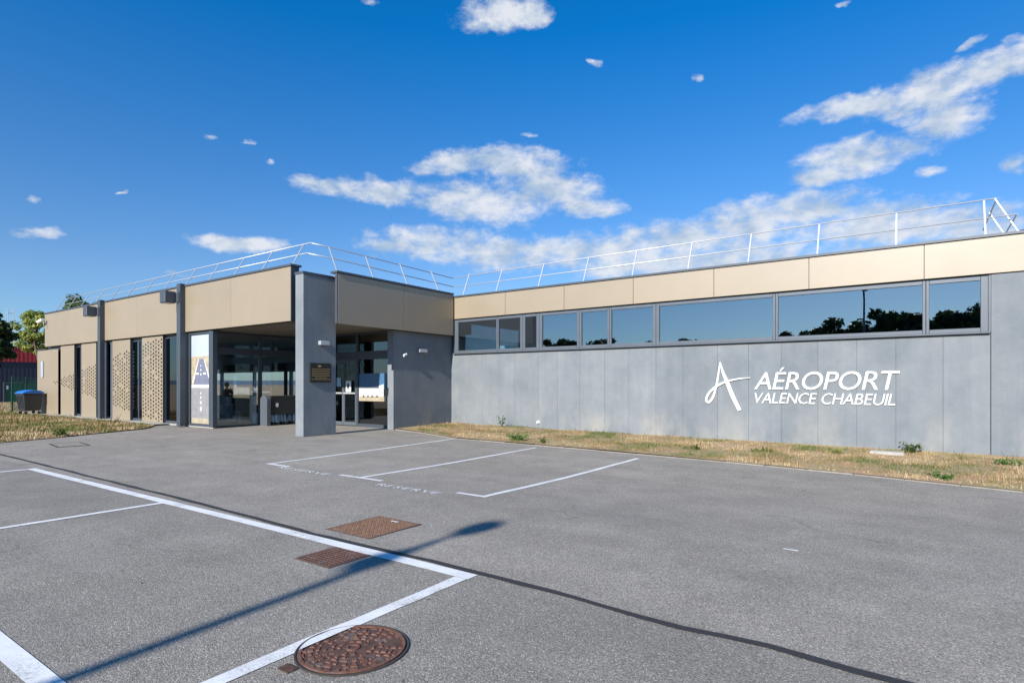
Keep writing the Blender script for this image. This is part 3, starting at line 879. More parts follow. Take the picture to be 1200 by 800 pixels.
flat('edge_line', [(-22.60, 1.66), (-22.52, 1.66), (-22.08, 2.56), (-22.11, 2.56)], 11.012, M['white'], pic)
flat('edge_line', [(-21.30, 1.66), (-21.25, 1.74), (-21.71, 2.56), (-21.74, 2.56)], 11.012, M['white'], pic)
for i in range(9):
    x = L0 + 0.05 + i * 0.148
    flat('threshold_bar', [(x, 1.48), (x + 0.10, 1.48), (x + 0.10, 1.60), (x, 1.60)], 11.010, M['white'], pic)
for z, h, w in ((0.62, 0.14, 0.05), (0.88, 0.10, 0.04), (1.08, 0.08, 0.03), (1.25, 0.06, 0.03), (1.95, 0.07, 0.035), (2.12, 0.06, 0.03), (2.28, 0.05, 0.025)):
    flat('centre_dash', [(-21.95 - w, z), (-21.95 + w, z), (-21.95 + w, z + h), (-21.95 - w, z + h)], 11.010, M['white'], pic)
for s in (-1, 1):
    flat('touchdown_mark', [(-21.94 + s * 0.26 - 0.1, 1.98), (-21.94 + s * 0.26 + 0.1, 1.98), (-21.94 + s * 0.26 + 0.09, 2.04), (-21.94 + s * 0.26 - 0.09, 2.04)], 11.010, M['white'], pic)

# ---- entrance glass walls --------------------------------------------------------
XG = -21.20
sw = G()
for y in (12.93, 14.62):
    sw.box(XG - 0.06, XG + 0.06, y - 0.055, y + 0.055, 0.0, 3.57)
sw.box(XG - 0.055, XG + 0.055, 11.101, 14.56, 2.74, 2.98)
sw.box(XG - 0.055, XG + 0.055, 11.101, 14.56, 0.0, 0.07)
sw.box(XG - 0.055, XG + 0.055, 11.101, 14.56, 3.50, 3.568)
swo = sw.build('glass_wall_frame', M['anthracite'], wing)
for y0, y1 in ((11.11, 12.87), (12.99, 14.56)):
    box('pane', (XG - 0.006, XG + 0.006, y0, y1, 0.072, 2.738), M['glass_entry'], swo)
    box('pane', (XG - 0.006, XG + 0.006, y0, y1, 2.982, 3.498), M['glass_entry'], swo)
YD = 14.74
ef = G()
for x in (-21.13, -19.2, -17.55, -15.60):
    ef.box(x - 0.06, x + 0.06, YD - 0.06, YD + 0.06, 0.0, 3.57)
for a, b in ((-21.069, -19.261), (-19.139, -17.611), (-17.489, -15.661)):
    ef.box(a, b, YD - 0.055, YD + 0.055, 2.55, 2.86); ef.box(a, b, YD - 0.055, YD + 0.055, 3.50, 3.568)
ef.box(-21.069, -19.261, YD - 0.055, YD + 0.055, 0.0, 0.12); ef.box(-17.489, -15.661, YD - 0.055, YD + 0.055, 0.0, 0.12)
efo = ef.build('entrance_frame', M['anthracite'], wing)
for a, b in ((-21.069, -19.261), (-19.139, -17.611), (-17.489, -15.661)):
    box('pane', (a, b, YD - 0.006, YD + 0.006, 2.862, 3.498), M['glass_entry'], efo)
for a, b in ((-21.069, -19.261), (-17.489, -15.661)):
    box('pane', (a, b, YD - 0.006, YD + 0.006, 0.122, 2.548), M['glass_entry'], efo)
for a, b in ((-19.13, -18.385), (-18.375, -17.62)):
    d = G().box(a, a + 0.07, YD - 0.03, YD + 0.03, 0.03, 2.54).box(b - 0.07, b, YD - 0.03, YD + 0.03, 0.03, 2.54).box(a + 0.071, b - 0.071, YD - 0.03, YD + 0.03, 0.03, 0.16).box(a + 0.071, b - 0.071, YD - 0.03, YD + 0.03, 2.44, 2.54).build('door', M['frame'], wing)
    box('pane', (a + 0.071, b - 0.071, YD - 0.006, YD + 0.006, 0.161, 2.438), M['glass_entry'], d)
    box('push_bar', (a + 0.02, b - 0.02, YD - 0.07, YD - 0.032, 1.24, 1.30), M['galv'], d)
# notices and print fixed on the entrance glass
n1 = box('door_notice', (-18.75, -18.50, YD - 0.050, YD - 0.034, 1.52, 1.86), M['leaflet']); tag(n1, 'pale blue paper notice taped on the left entrance door', 'notice')
n2 = thing('pictogram_notice', 'white notice with black pictogram above the door push bar', 'notice', (-18.0, YD - 0.04, 1.33))
box('sheet', (-18.16, -17.86, YD - 0.088, YD - 0.072, 1.32, 1.74), M['paper'], n2)
flat('pictogram', [(-18.09, 1.42), (-18.05, 1.42), (-18.03, 1.53), (-18.0, 1.42), (-17.95, 1.42), (-17.97, 1.58), (-18.0, 1.67), (-18.05, 1.67), (-18.08, 1.58)], YD - 0.092, M['black'], n2)
ps = thing('mountain_picture', 'large printed picture of blue sky and white snow beside the door', 'poster', (-16.8, YD - 0.02, 0.95))
flat('sky_print', [(-17.47, 1.42), (-15.95, 1.42), (-15.95, 2.02), (-17.47, 2.02)], YD - 0.016, M['print_blue'], ps)
flat('snow_print', [(-17.47, 1.12), (-16.1, 1.12), (-16.1, 1.62), (-16.4, 1.55), (-16.9, 1.50), (-17.47, 1.52)], YD - 0.022, M['print_snow'], ps)
flat('ground_print', [(-17.47, 0.98), (-15.95, 0.98), (-15.95, 1.18), (-16.3, 1.16), (-17.47, 1.14)], YD - 0.026, M['print_field'], ps)
for x in (-17.2, -16.95, -16.72, -16.45):
    flat('aircraft_print', [(x - 0.10, 1.13), (x + 0.09, 1.13), (x + 0.03, 1.16), (x + 0.01, 1.22), (x - 0.03, 1.17)], YD - 0.030, M['black'], ps)

# ---- lobby contents seen through the glass ------------------------------------------
rd = thing('reception_desk', 'dark reception desk inside the lobby behind the glass', 'desk', (-23.7, 13.3, 0.05))
bevel(box('front_panel', (-23.5, -23.42, 12.62, 13.95, 0.05, 1.10), M['room_dark'], rd), 0.01)
box('side_panel', (-24.2, -23.501, 12.62, 12.68, 0.05, 1.10), M['room_dark'], rd)
box('side_panel', (-24.2, -23.501, 13.89, 13.95, 0.05, 1.10), M['room_dark'], rd)
bevel(box('counter_top', (-24.25, -23.36, 12.58, 13.99, 1.102, 1.15), M['plastic'], rd), 0.01)
bs = thing('leaflet_stand', 'stepped stand of pale blue leaflets inside the lobby glass', 'leaflet stand', (-22.4, 12.0, 0.05))
G().box(-22.75, -22.70, 11.5, 12.6, 0.05, 1.12).box(-22.69, -22.05, 11.5, 11.53, 0.05, 0.55).box(-22.69, -22.05, 12.57, 12.6, 0.05, 0.55).build('rack', M['white'], bs)
for i in range(3):
    box('shelf', (-22.699 + 0.0, -22.10 - i * 0.17, 11.54, 12.56, 0.12 + i * 0.33, 0.15 + i * 0.33), M['white'], bs)
    for j in range(5):
        y = 11.56 + j * 0.2
        G().add([(-22.2 - i * 0.17, y, 0.151 + i * 0.33), (-22.2 - i * 0.17, y + 0.17, 0.151 + i * 0.33), (-22.34 - i * 0.15, y + 0.17, 0.43 + i * 0.33), (-22.34 - i * 0.15, y, 0.43 + i * 0.33),
                 (-22.215 - i * 0.17, y, 0.151 + i * 0.33), (-22.215 - i * 0.17, y + 0.17, 0.151 + i * 0.33), (-22.355 - i * 0.15, y + 0.17, 0.43 + i * 0.33), (-22.355 - i * 0.15, y, 0.43 + i * 0.33)], BF).build('leaflet', M['leaflet'] if (i + j) % 3 else M['paper'], bs)
sp = thing('information_panel', 'hanging pale information panel above the leaflet stand', 'panel', (-23.6, 11.9, 2.2))
box('board', (-23.62, -23.58, 11.35, 12.72, 2.06, 2.55), M['leaflet'], sp)
for y in (11.5, 12.5):
    box('hanger', (-23.605, -23.595, y, y + .01, 2.551, 3.56), M['galv'], sp)
pw = thing('partition_wall', 'dark partition wall at the back of the lobby', 'partition', (-30, 15.6, 0.05))
box('panel', (-31.2, -24.6, 16.3, 16.42, 2.3, 2.62), M['room_dark'], pw)
box('post', (-31.2, -31.08, 16.3, 16.42, 0.05, 2.298), M['room_dark'], pw)
box('post', (-24.72, -24.6, 16.3, 16.42, 0.05, 2.298), M['room_dark'], pw)
for i, (x, y, s) in enumerate(((-18.4, 16.2, 1), (-17.2, 16.2, 1), (-16.3, 17.3, 1))):
    ch = thing('lobby_chair', ['dark lobby chair behind the left entrance door', 'dark lobby chair behind the snowy picture', 'dark lobby chair near the rear windows'][i], 'chair', (x, y, 0.05), 'lobby chairs')
    box('seat', (x - .25, x + .25, y - .25, y + .25, 0.42, 0.48), M['plastic'], ch)
    box('backrest', (x - .25, x + .25, y + .22, y + .27, 0.55, 0.95), M['plastic'], ch)
    for a in (-.22, .22):
        for b in (-.22, .22):
            G().box(x + a - .02, x + a + .02, y + b - .02, y + b + .02, 0.05, 0.419 if b < 0 else 0.549).build('leg', M['galv'], ch)

# person standing at the desk, hand raised to the chin
def person():
    root = thing('person', 'person in dark red top standing at the desk, hand raised to chin', 'person', (-24.55, 13.42, 0.05), rotz=rad(20))
    # local frame: faces +X
    J = {'pel': (0, 0, 0.90, .13), 'waist': (0, 0, 1.03, .115), 'chest': (0.01, 0, 1.22, .135), 'neckb': (0, 0, 1.36, .07), 'neck': (0.01, 0, 1.42, .052),
         'sl': (0, .17, 1.31, .055), 'el': (0.12, .24, 1.07, .042), 'wl': (0.22, .08, 1.28, .030), 'sr': (0, -.17, 1.31, .055), 'er': (0.05, -.24, 1.05, .042), 'wr': (0.26, -.16, 1.08, .030),
         'hl': (0, .09, 0.85, .085), 'kl': (0.02, .10, 0.47, .058), 'al': (0, .10, 0.09, .042), 'tl': (0.13, .11, 0.04, .035), 'hr': (0, -.09, 0.85, .085), 'kr': (0.03, -.10, 0.47, .058), 'ar': (0, -.10, 0.09, .042), 'tr': (0.13, -.11, 0.04, .035)}
    E_ = [('pel', 'waist'), ('waist', 'chest'), ('chest', 'neckb'), ('neckb', 'neck'), ('chest', 'sl'), ('sl', 'el'), ('el', 'wl'), ('chest', 'sr'), ('sr', 'er'), ('er', 'wr'), ('pel', 'hl'), ('hl', 'kl'), ('kl', 'al'), ('al', 'tl'), ('pel', 'hr'), ('hr', 'kr'), ('kr', 'ar'), ('ar', 'tr')]
    ks = list(J)
    me = bpy.data.meshes.new('body')
    me.from_pydata([J[k][:3] for k in ks], [(ks.index(a), ks.index(b)) for a, b in E_], [])
    o = bpy.data.objects.new('body', me); COL.objects.link(o); o.parent = root
    o.modifiers.new('skin', 'SKIN')
    if not me.skin_vertices: me.skin_vertices.new()
    for i, k in enumerate(ks):
        sv = me.skin_vertices[0].data[i]; sv.radius = (J[k][3], J[k][3]); sv.use_root = (k == 'pel')
    sd = o.modifiers.new('sub', 'SUBSURF'); sd.levels = 2; sd.render_levels = 2
    me.materials.append(M['shirt'])
    # head, nose, ears as one shaped mesh
    bm = bmesh.new()
    bmesh.ops.create_uvsphere(bm, u_segments=20, v_segments=14, radius=1.0)
    for v in bm.verts:
        x, y, z = v.co
        jaw = 1.0 - 0.28 * max(0, -z)
        nose = 0.025 * math.exp(-((y / .18) ** 2) - (((z + .12) / .16) ** 2)) if x > 0 else 0
        eye = -0.008 * math.exp(-(((abs(y) - .36) / .15) ** 2) - (((z - .05) / .12) ** 2)) if x > 0 else 0
        v.co = Vector((x * 0.095 * jaw + nose + eye + 0.02, y * 0.075 * jaw, z * 0.118 + 1.53))
    me2 = bpy.data.meshes.new('head'); bm.to_mesh(me2); bm.free()
    me2.materials.append(M['skin']); me2.polygons.foreach_set('use_smooth', [True] * len(me2.polygons))
    h = bpy.data.objects.new('head', me2); COL.objects.link(h); h.parent = root
    bm = bmesh.new()
    bmesh.ops.create_uvsphere(bm, u_segments=18, v_segments=12, radius=1.0)
    for v in bm.verts:
        x, y, z = v.co
        cut = 0.86 if (x > 0.25 and z < 0.45) else 1.09
        v.co = Vector((x * 0.100 * cut + 0.012, y * 0.080 * cut, z * 0.120 * (1.07 if z > 0 else .85) + 1.542))
    me3 = bpy.data.meshes.new('hair'); bm.to_mesh(me3); bm.free()
    me3.materials.append(M['hair']); me3.polygons.foreach_set('use_smooth', [True] * len(me3.polygons))
    hh = bpy.data.objects.new('hair', me3); COL.objects.link(hh); hh.parent = root
    for (bx, by, bz), d, side in (((0.22, .08, 1.28), Vector((-.45, -.55, .75)), 1), ((0.26, -.16, 1.08), Vector((1, .5, 0.05)), -1)):
        d.normalize(); a = d.orthogonal().normalized(); b = d.cross(a)
        g = G()
        p = Vector((bx, by, bz))
        g.tube([p, p + d * .04, p + d * .09], [.026, .036, .034], 10)
        for k in range(4):
            q = p + d * .085 + a * (k - 1.5) * .018
            g.tube([q, q + d * .03 + b * .005, q + d * (.055 + .006 * (k in (1, 2))) + b * .02], [.009, .0085, .006], 6)
        q = p + d * .03 + a * .03
        g.tube([q, q + a * .03 + d * .02, q + a * .04 + d * .045], [.011, .010, .007], 6)
        g.build('hand', M['skin'], root, True)
person()

# dark trolley enclosure outside, by the glass
tb = thing('trolley_enclosure', 'dark metal trolley enclosure with rounded grey end standing by the entrance glass', 'enclosure', (-20.7, 13.6, 0))
bevel(box('body', (-21.05, -20.62, 13.02, 14.42, 0.42, 1.16), M['rubber'], tb), 0.02)
g_ = G(); prof = []
for k in range(11):
    a = math.pi * k / 10
    prof.append((-20.835 - 0.235 * math.cos(a), 0.98 + 0.20 * math.sin(a)))
prof = [(-20.60, 0.0), (-21.07, 0.0)][::-1] + [(x, z) for x, z in prof][::-1]
prof = [(-21.07, 0.0), (-20.60, 0.0)] + [(-20.835 + 0.235 * math.cos(math.pi * k / 10), 0.98 + 0.20 * math.sin(math.pi * k / 10)) for k in range(11)]
G().prism(prof, 1, 12.86, 13.015).build('end_panel', M['frame'], tb)
for y in (13.3, 13.7, 14.1):
    for x in (-20.98, -20.70):
        G().tube([(x, y, 0.09), (x, y, 0.418)], 0.025, 8).build('leg', M['galv'], tb)
        G().tube([(x, y - 0.02, 0.07), (x, y + 0.02, 0.07)], 0.07, 12).build('wheel', M['rubber'], tb)
obj('emblem', [(-20.614, 13.30 + 0.07 * math.cos(k * math.pi / 6), 0.80 + 0.09 * math.sin(k * math.pi / 6)) for k in range(12)], [tuple(range(12))], M['paper'], tb)

# ---- small fittings on the concrete --------------------------------------------------
def wall_light(x, y0, y1, z0, z1, label, out=0.14):
    t = thing('wall_light', label, 'wall light', (x, (y0 + y1) / 2, z0), 'grey box lights on the concrete')
    bevel(box('housing', (x + 0.012, x + out, y0, y1, z0, z1), M['galv'], t), 0.01)
    box('back_plate', (x, x + 0.011, y0 + 0.02, y1 - 0.02, z0 + 0.01, z1 - 0.01), M['frame'], t)
    return t
wall_light(-15.38, 11.33, 11.67, 2.84, 2.97, 'grey box light on the free-standing pier above the plaque')
wall_light(-15.20, 15.54, 15.95, 2.80, 2.92, 'grey box light on the dark cross wall right of the entrance')
sp2 = thing('wall_spotlight', 'small round white spotlight on the dark cross wall near its edge', 'spotlight', (-15.15, 14.83, 2.65))
G().tube([(-15.20, 14.83, 2.68), (-15.13, 14.83, 2.68)], 0.018, 8).build('arm', M['white'], sp2)
G().tube([(-15.13, 14.76, 2.64), (-15.13, 14.92, 2.70)], [0.055, 0.045], 12).build('head', M['white'], sp2)
pl = thing('plaque', 'dark commemorative plaque with gold lines on the grey pier', 'plaque', (-15.36, 11.4, 1.66))
bevel(box('plate', (-15.379, -15.335, 11.03, 11.80, 1.67, 2.27), M['bronze'], pl), 0.008)
lg = G()
for i in range(7):
    z = 2.085 - i * 0.054
    y = 11.06 + (0.14 if i == 5 else 0.02)
    end = 11.77 - (0.15 if i == 5 else 0.04 * (i % 2))
    while y < end - 0.03:
        w = random.uniform(0.02, 0.09)
        lg.box(-15.335, -15.332, y, min(y + w, end), z - 0.009, z + 0.011)
        y += w + 0.016
tag(lg.build('lettering', M['gold'], pl), kind='stuff')
box('crest', (-15.335, -15.331, 11.30, 11.42, 2.15, 2.21), M['gold'], pl)
sc = thing('security_camera', 'white security camera on the far left corner of the fascia', 'camera', (-37.6, 10.80, 4.9))
G().tube([(-37.55, 10.85, 4.86), (-37.55, 10.70, 4.86)], 0.03, 8).build('arm', M['white'], sc)
G().tube([(-37.98, 10.60, 4.90), (-37.50, 10.66, 5.00)], 0.085, 12).build('housing', M['white'], sc)
G().tube([(-37.55, 10.70, 4.84), (-37.45, 10.72, 4.60)], 0.022, 6).build('cable', M['plastic'], sc)
wb = box('wall_box', (-38.65, -38.35, 10.90, 10.949, 2.0, 2.85), M['leaflet']); tag(wb, 'pale blue narrow box on the wall above the waste container', 'wall box')
wb.data.materials[0] = M['frame_pale']

# ================================================================== the long hall (right)
hall = thing('terminal_hall', 'long grey concrete hall with a strip window and champagne fascia, carrying the sign', 'building', (-6.5, 17.5, 0))
YW = 17.45
XE = 2.45
box('roof', (-15.09, XE - 0.05, 17.56, 27.0, 4.22, 5.03), M['roof'], hall)
box('floor', (-15.19, XE - 0.05, 17.76, 26.7, -0.2, -0.02), M['floor'], hall)
box('ceiling', (-15.19, XE - 0.25, 17.80, 26.7, 4.10, 4.21), M['room'], hall)
box('inner_wall', (-15.19, XE - 0.25, 23.0, 23.2, 0.0, 4.09), M['room'], hall)
box('inner_wall', (-12.2, -12.0, 17.80, 22.99, 0.0, 4.09), M['room'], hall)
box('end_wall', (XE - 0.24, XE - 0.04, 17.56, 26.9, -0.4, 4.21), M['concrete'], hall)
box('rear_wall', (-15.19, XE - 0.26, 26.72, 26.95, -0.4, 4.21), M['concrete'], hall)
# load-bearing wall below the window and the piers beside it
G().box(-15.195, 1.40, 17.50, 17.75, -0.45, 2.80).box(1.401, XE - 0.25, 17.50, 17.75, -0.45, 4.21).box(-15.195, 1.40, 17.56, 17.75, 4.09, 4.215).build('wall', M['concrete'], hall)
joints = [-15.19, -13.62, -12.13, -11.10, -10.31, -9.43, -8.49, -7.63, -6.72, -5.86, -4.83, -3.96, -3.10, -2.19, -1.29, -0.44, 0.51, 1.395]
for i, (a, b) in enumerate(zip(joints, joints[1:])):
    wide = 0.001 if i < 2 else 0.002
    o = box('concrete_panel', (a + wide, b - wide, YW + random.uniform(0, 0.003), 17.499, 0.02 + gz(a, 17.4), 2.79), M['concrete'], hall)
    bevel(o, 0.003)
o = box('concrete_panel', (1.408, XE - 0.04, YW - 0.03, 17.498, 0.0 + gz(1.4, 17.4) + 0.12, 4.16), M['concrete'], hall); bevel(o, 0.006)
box('plinth', (-15.19, XE - 0.03, YW + 0.012, 17.499, -0.45, -0.02 + gz(1.4, 17.4) + 0.04), M['concrete'], hall)
# fascia
fr_edges = [-14.995, -12.516, -10.006, -7.459, -4.922, -2.398, 0.138, XE]
fr = fascia('long_fascia', fr_edges, 4.185, 5.03, 17.40, 0.04, 'x', hall)
box('backing', (-14.99, XE - 0.02, 17.442, 17.555, 4.20, 5.02), M['anthracite'], fr)
box('coping', (-14.96, XE + 0.04, 17.36, 17.85, 5.035, 5.095), M['coping'], fr)
box('end_plate', (XE + 0.001, XE + 0.03, 17.41, 26.9, 4.19, 5.03), M['fascia'], fr)
# strip window, sash by sash
panes = [(-14.81, -12.95), (-12.83, -11.86), (-11.64, -11.16), (-10.91, -9.515), (-9.335, -8.38), (-8.23, -6.82), (-6.60, -3.31), (-3.17, 0.105), (0.24, 1.217)]
cuts = [-15.0] + [(panes[i][1] + panes[i + 1][0]) / 2 for i in range(8)] + [1.36]
for i, (a, b) in enumerate(panes):
    l, r = cuts[i] + 0.003, cuts[i + 1] - 0.003
    w = G().box(l, a, 17.42, 17.50, 2.835, 4.14).box(b, r, 17.42, 17.50, 2.835, 4.14).box(a + .0005, b - .0005, 17.42, 17.50, 2.835, 2.935).box(a + .0005, b - .0005, 17.42, 17.50, 4.045, 4.139).build('window', M['frame'], hall)
    bevel(w, 0.008)
    box('pane', (a + 0.001, b - 0.001, 17.458, 17.464, 2.936, 4.044), M['glass'], w)
box('jamb', (-15.198, -15.004, 17.47, 17.60, 2.835, 4.20), M['anthracite'], hall)
box('jamb', (1.363, 1.404, 17.43, 17.499, 2.835, 4.15), M['frame'], hall)
box('sill', (-15.05, 1.39, 17.36, 17.499, 2.800, 2.832), M['frame'], hall)
box('shadow_gap', (-15.0, 1.40, 17.50, 17.553, 4.10, 4.184), M['anthracite'], hall)

# ---- the sign ---------------------------------------------------------------------
sign = thing('airport_sign', 'white raised sign reading AÉROPORT VALENCE CHABEUIL with a sweeping A emblem', 'sign', (-2.8, 17.43, 1.0))
def stroke(pts):
    P = [Vector(p[:2]) for p in pts]
    # smooth the polyline
    out = []
    for i in range(len(P) - 1):
        p0, p1, p2, p3 = P[max(i - 1, 0)], P[i], P[i + 1], P[min(i + 2, len(P) - 1)]
        for k in range(6):
            t = k / 6
            q = 0.5 * ((2 * p1) + (p2 - p0) * t + (2 * p0 - 5 * p1 + 4 * p2 - p3) * t * t + (3 * p1 - p0 - 3 * p2 + p3) * t ** 3)
            out.append((q, pts[i][2] + (pts[i + 1][2] - pts[i][2]) * t))
    out.append((P[-1], pts[-1][2]))
    v, f = [], []
    for i, (q, w) in enumerate(out):
        d = (out[min(i + 1, len(out) - 1)][0] - out[max(i - 1, 0)][0]).normalized()
        n = Vector((-d.y, d.x))
        v += [q + n * w / 2, q - n * w / 2]
    for i in range(len(out) - 1):
        f.append((2 * i, 2 * i + 1, 2 * i + 3, 2 * i + 2))
    return v, f
def plate(name, v2, f, y0, y1, parent):
    n = len(v2)
    faces = extrude2d(v2, f)
    return obj(name, [(x, y0, z) for x, z in v2] + [(x, y1, z) for x, z in v2], faces, M['white'], parent)
for pts, dy in (([(-4.745, 2.263, 0.02), (-4.782, 2.002, 0.044), (-4.83, 1.675, 0.054), (-4.873, 1.484, 0.049), (-4.943, 1.249, 0.059), (-5.05, 1.088, 0.063), (-5.11, 1.085, 0.059)], 0.0), ([(-5.075, 1.080, 0.050), (-5.137, 1.103, 0.059), (-5.137, 1.213, 0.059), (-5.023, 1.401, 0.063), (-4.782, 1.594, 0.063), (-4.519, 1.702, 0.049), (-4.209, 1.77, 0.034), (-3.905, 1.795, 0.015)], 0.005),
                ([(-4.745, 2.263, 0.02), (-4.666, 1.973, 0.063), (-4.545, 1.675, 0.098), (-4.389, 1.271, 0.107), (-4.193, 0.857, 0.093)], 0.003)):
    v, f = stroke(pts)
    plate('emblem', [tuple(q) for q in v], f, YW - 0.040 - dy, YW - 0.001 - dy, sign)
def sign_line(text, x0, x1, z0, cap, gap, space, off):
    lay, tot = layout(text, gap, space, off)
    sh = 0.20
    k = (x1 - x0 - sh * cap) / tot
    for ch, v, f in lay:
        plate('letter', [(x0 + a * k + sh * b * cap, z0 + b * cap) for a, b in v], f, YW - 0.035, YW - 0.001, sign)
sign_line('AÉROPORT', -3.80, -0.40, 1.466, 0.475, 0.13, 0.3, -0.002)
sign_line('VALENCE CHABEUIL', -3.84, -0.42, 1.080, 0.285, 0.14, 0.40, -0.006)
vent = thing('wall_vent', 'small white vent cap low on the long grey wall', 'vent', (-11.07, 17.45, 0.3))
G().tube([(-11.09, 17.449, 0.25), (-11.09, 17.40, 0.25)], [0.07, 0.055], 10).build('cap', M['white'], vent)
G().tube([(-11.09, 17.40, 0.25), (-11.09, 17.37, 0.22)], [0.05, 0.03], 10).build('hood', M['white'], vent)

# ================================================================== roof guard rails
def rail_run(label, posts, rails, corner_pts=()):
    t = thing('guard_rail', label, 'guard rail', Vector(posts[0][0]), 'roof guard rails')
    for b, tp in posts:
        b, tp = Vector(b), Vector(tp)
        d = (tp - b); side = d.cross(Vector((0, 0, 1))).normalized() * 0.019
        nrm = d.normalized().cross(side).normalized() * 0.012
        v = [b - side - nrm, b + side - nrm, b + side + nrm, b - side + nrm, tp - side - nrm, tp + side - nrm, tp + side + nrm, tp - side + nrm]
        obj('post', v, BF, M['galv'], t)
        G().box(b.x - 0.07, b.x + 0.07, b.y - 0.07, b.y + 0.07, b.z - 0.02, b.z - 0.004).build('foot_plate', M['galv'], t)
    for r in rails:
        G().tube(r, 0.017, 8).build('rail', M['galv'], t, True)
zb = 5.405
front_posts = [((-16.17 - 1.72 * i, 10.98, zb), (-16.17 - 1.72 * i, 11.40, 6.14)) for i in range(13)]
rail_run('sloping galvanised guard rail along the roof edge of the entrance wing', front_posts,
         [[(-37.4, 11.40, 6.12), (-15.80, 11.40, 6.12)], [(-37.4, 11.20, 5.74), (-15.68, 11.20, 5.74)]])
rail_run('sloping guard rail on the short roof edge above the dark side fascia',
         [((-15.12, y, 5.222), (-15.52, y, 6.03)) for y in (11.86, 13.36, 14.97, 16.63)],
         [[(-15.80, 11.40, 6.10), (-15.52, 11.9, 6.03), (-15.50, 17.90, 5.93)], [(-15.68, 11.20, 5.72), (-15.34, 11.9, 5.64), (-15.32, 17.72, 5.54)]])
rail_run('long white guard rail along the roof edge above the strip window',
         [((x, 17.58, 5.118), (x, 17.99, 6.04)) for x in (-14.7, -13.07, -11.18, -9.35, -7.57, -5.75, -4.0, -2.22, -0.44, 1.32)],
         [[(-15.5, 17.985, 5.95), (-12.0, 17.985, 6.0), (1.56, 17.985, 6.06)], [(-15.32, 17.79, 5.54), (-12.0, 17.79, 5.55), (1.90, 17.79, 5.57)]])
rail_run('short guard rail returning along the right end of the long roof',
         [((1.98, 17.95, 5.118), (1.52, 17.95, 6.04)), ((1.98, 19.3, 5.118), (1.52, 19.3, 6.04))],
         [[(1.56, 18.01, 6.06), (1.56, 21.5, 6.06)], [(1.90, 17.83, 5.57), (1.90, 21.5, 5.57)]])
cb = G().tube([(1.95, 17.62, 5.15), (1.99, 17.40, 5.11), (2.005, 17.355, 5.02), (2.01, 17.385, 4.85)], 0.012, 6).build('roof_cable', M['plastic'])
tag(cb, 'thin dark cable hanging over the fascia at the right end of the roof', 'cable')

# ================================================================== covers in the asphalt
def round_cover(cx, cy, R):
    t = thing('manhole_cover', 'round rusty manhole cover with block pattern, crossed by a white line', 'manhole cover', (cx, cy, 0.0))
    def ring(r0, r1, z0, z1, n=56):
        v = []; f = []
        for k in range(n):
            a = 2 * math.pi * k / n; c, s = math.cos(a), math.sin(a)
            v += [(cx + c * r0, cy + s * r0, z0), (cx + c * r0, cy + s * r0, z1), (cx + c * r1, cy + s * r1, z1), (cx + c * r1, cy + s * r1, z0)]
        for k in range(n):
            a, b = 4 * k, 4 * ((k + 1) % n)
            f += [(a + 1, a + 2, b + 2, b + 1), (a + 2, a + 3, b + 3, b + 2), (a, a + 1, b + 1, b)]
        return v, f
    G().add(*ring(R + 0.008, R + 0.018, -0.004, 0.009)).build('frame', M['grime'], t)
    G().add(*ring(R - 0.002, R + 0.008, -0.004, 0.0055)).build('gap', M['grime'], t)
    n = 56
    obj('plate', [(cx + (R - .002) * math.cos(2 * math.pi * k / n), cy + (R - .002) * math.sin(2 * math.pi * k / n), 0.0065) for k in range(n)], [tuple(range(n))], M['rust_dark'], t)
    g = G()
    def block(r, a, wr, wa, z=0.0145):
        c, s = math.cos(a), math.sin(a)
        q = [(-wr, -wa), (wr, -wa), (wr, wa), (-wr, wa)]
        base = [(cx + c * (r + x) - s * y, cy + s * (r + x) + c * y) for x, y in q]
        top = [(cx + c * (r + x * .8) - s * y * .8, cy + s * (r + x * .8) + c * y * .8) for x, y in q]
        g.add([(x, y, 0.006) for x, y in base] + [(x, y, z) for x, y in top], BF)
    r = 0.055
    for ri, rr in enumerate((0.085, 0.125, 0.165, 0.205, 0.245, 0.285)):
        if rr > R - 0.03: break
        m_ = int(2 * math.pi * rr / 0.052)
        for k in range(m_):
            if random.random() < 0.16: continue
            alt = random.random() < .5
            q_ = random.uniform(.75, 1.2)
            block(rr + random.uniform(-.004, .004), 2 * math.pi * (k + .5 * (ri % 2) + random.uniform(-.15, .15)) / m_, (0.016 if alt else 0.009) * q_, (0.012 if alt else 0.021) * q_, random.uniform(.0105, .0135))
    tag(g.build('tread_blocks', M['rust'], t), kind='stuff')
    G().add(*ring(0.028, 0.042, 0.006, 0.014, 24)).build('centre_ring', M['rust'], t)
    G().add(*ring(R - 0.022, R - 0.004, 0.006, 0.014)).build('rim', M['rust'], t)
    # road paint that carries on across the lid
    x0, x1 = max(-3.15 - cx, -R + .012), -3.03 - cx
    poly = []
    k0 = 18
    def chord(x): return math.sqrt(max(0, (R - .004) ** 2 - x * x))
    xs_ = [x0 + (x1 - x0) * i / 8 for i in range(9)]
    if abs(x0) < R:
        pv = [(cx + x, cy - chord(x), 0.0155) for x in xs_] + [(cx + x, cy + chord(x), 0.0155) for x in reversed(xs_)]
        pf = [tuple(range(18))]
        # ragged inner edge
        obj('paint_stripe', pv, pf, M['paint'], t)
    hx, hy = cx - 0.10, cy - R - 0.055
    G().box(hx - 0.05, hx + 0.05, hy - 0.035, hy + 0.035, -0.004, 0.0075).build('hinge_pocket', M['rust_dark'], t)
    return t
round_cover(-2.80, 2.312, 0.318)
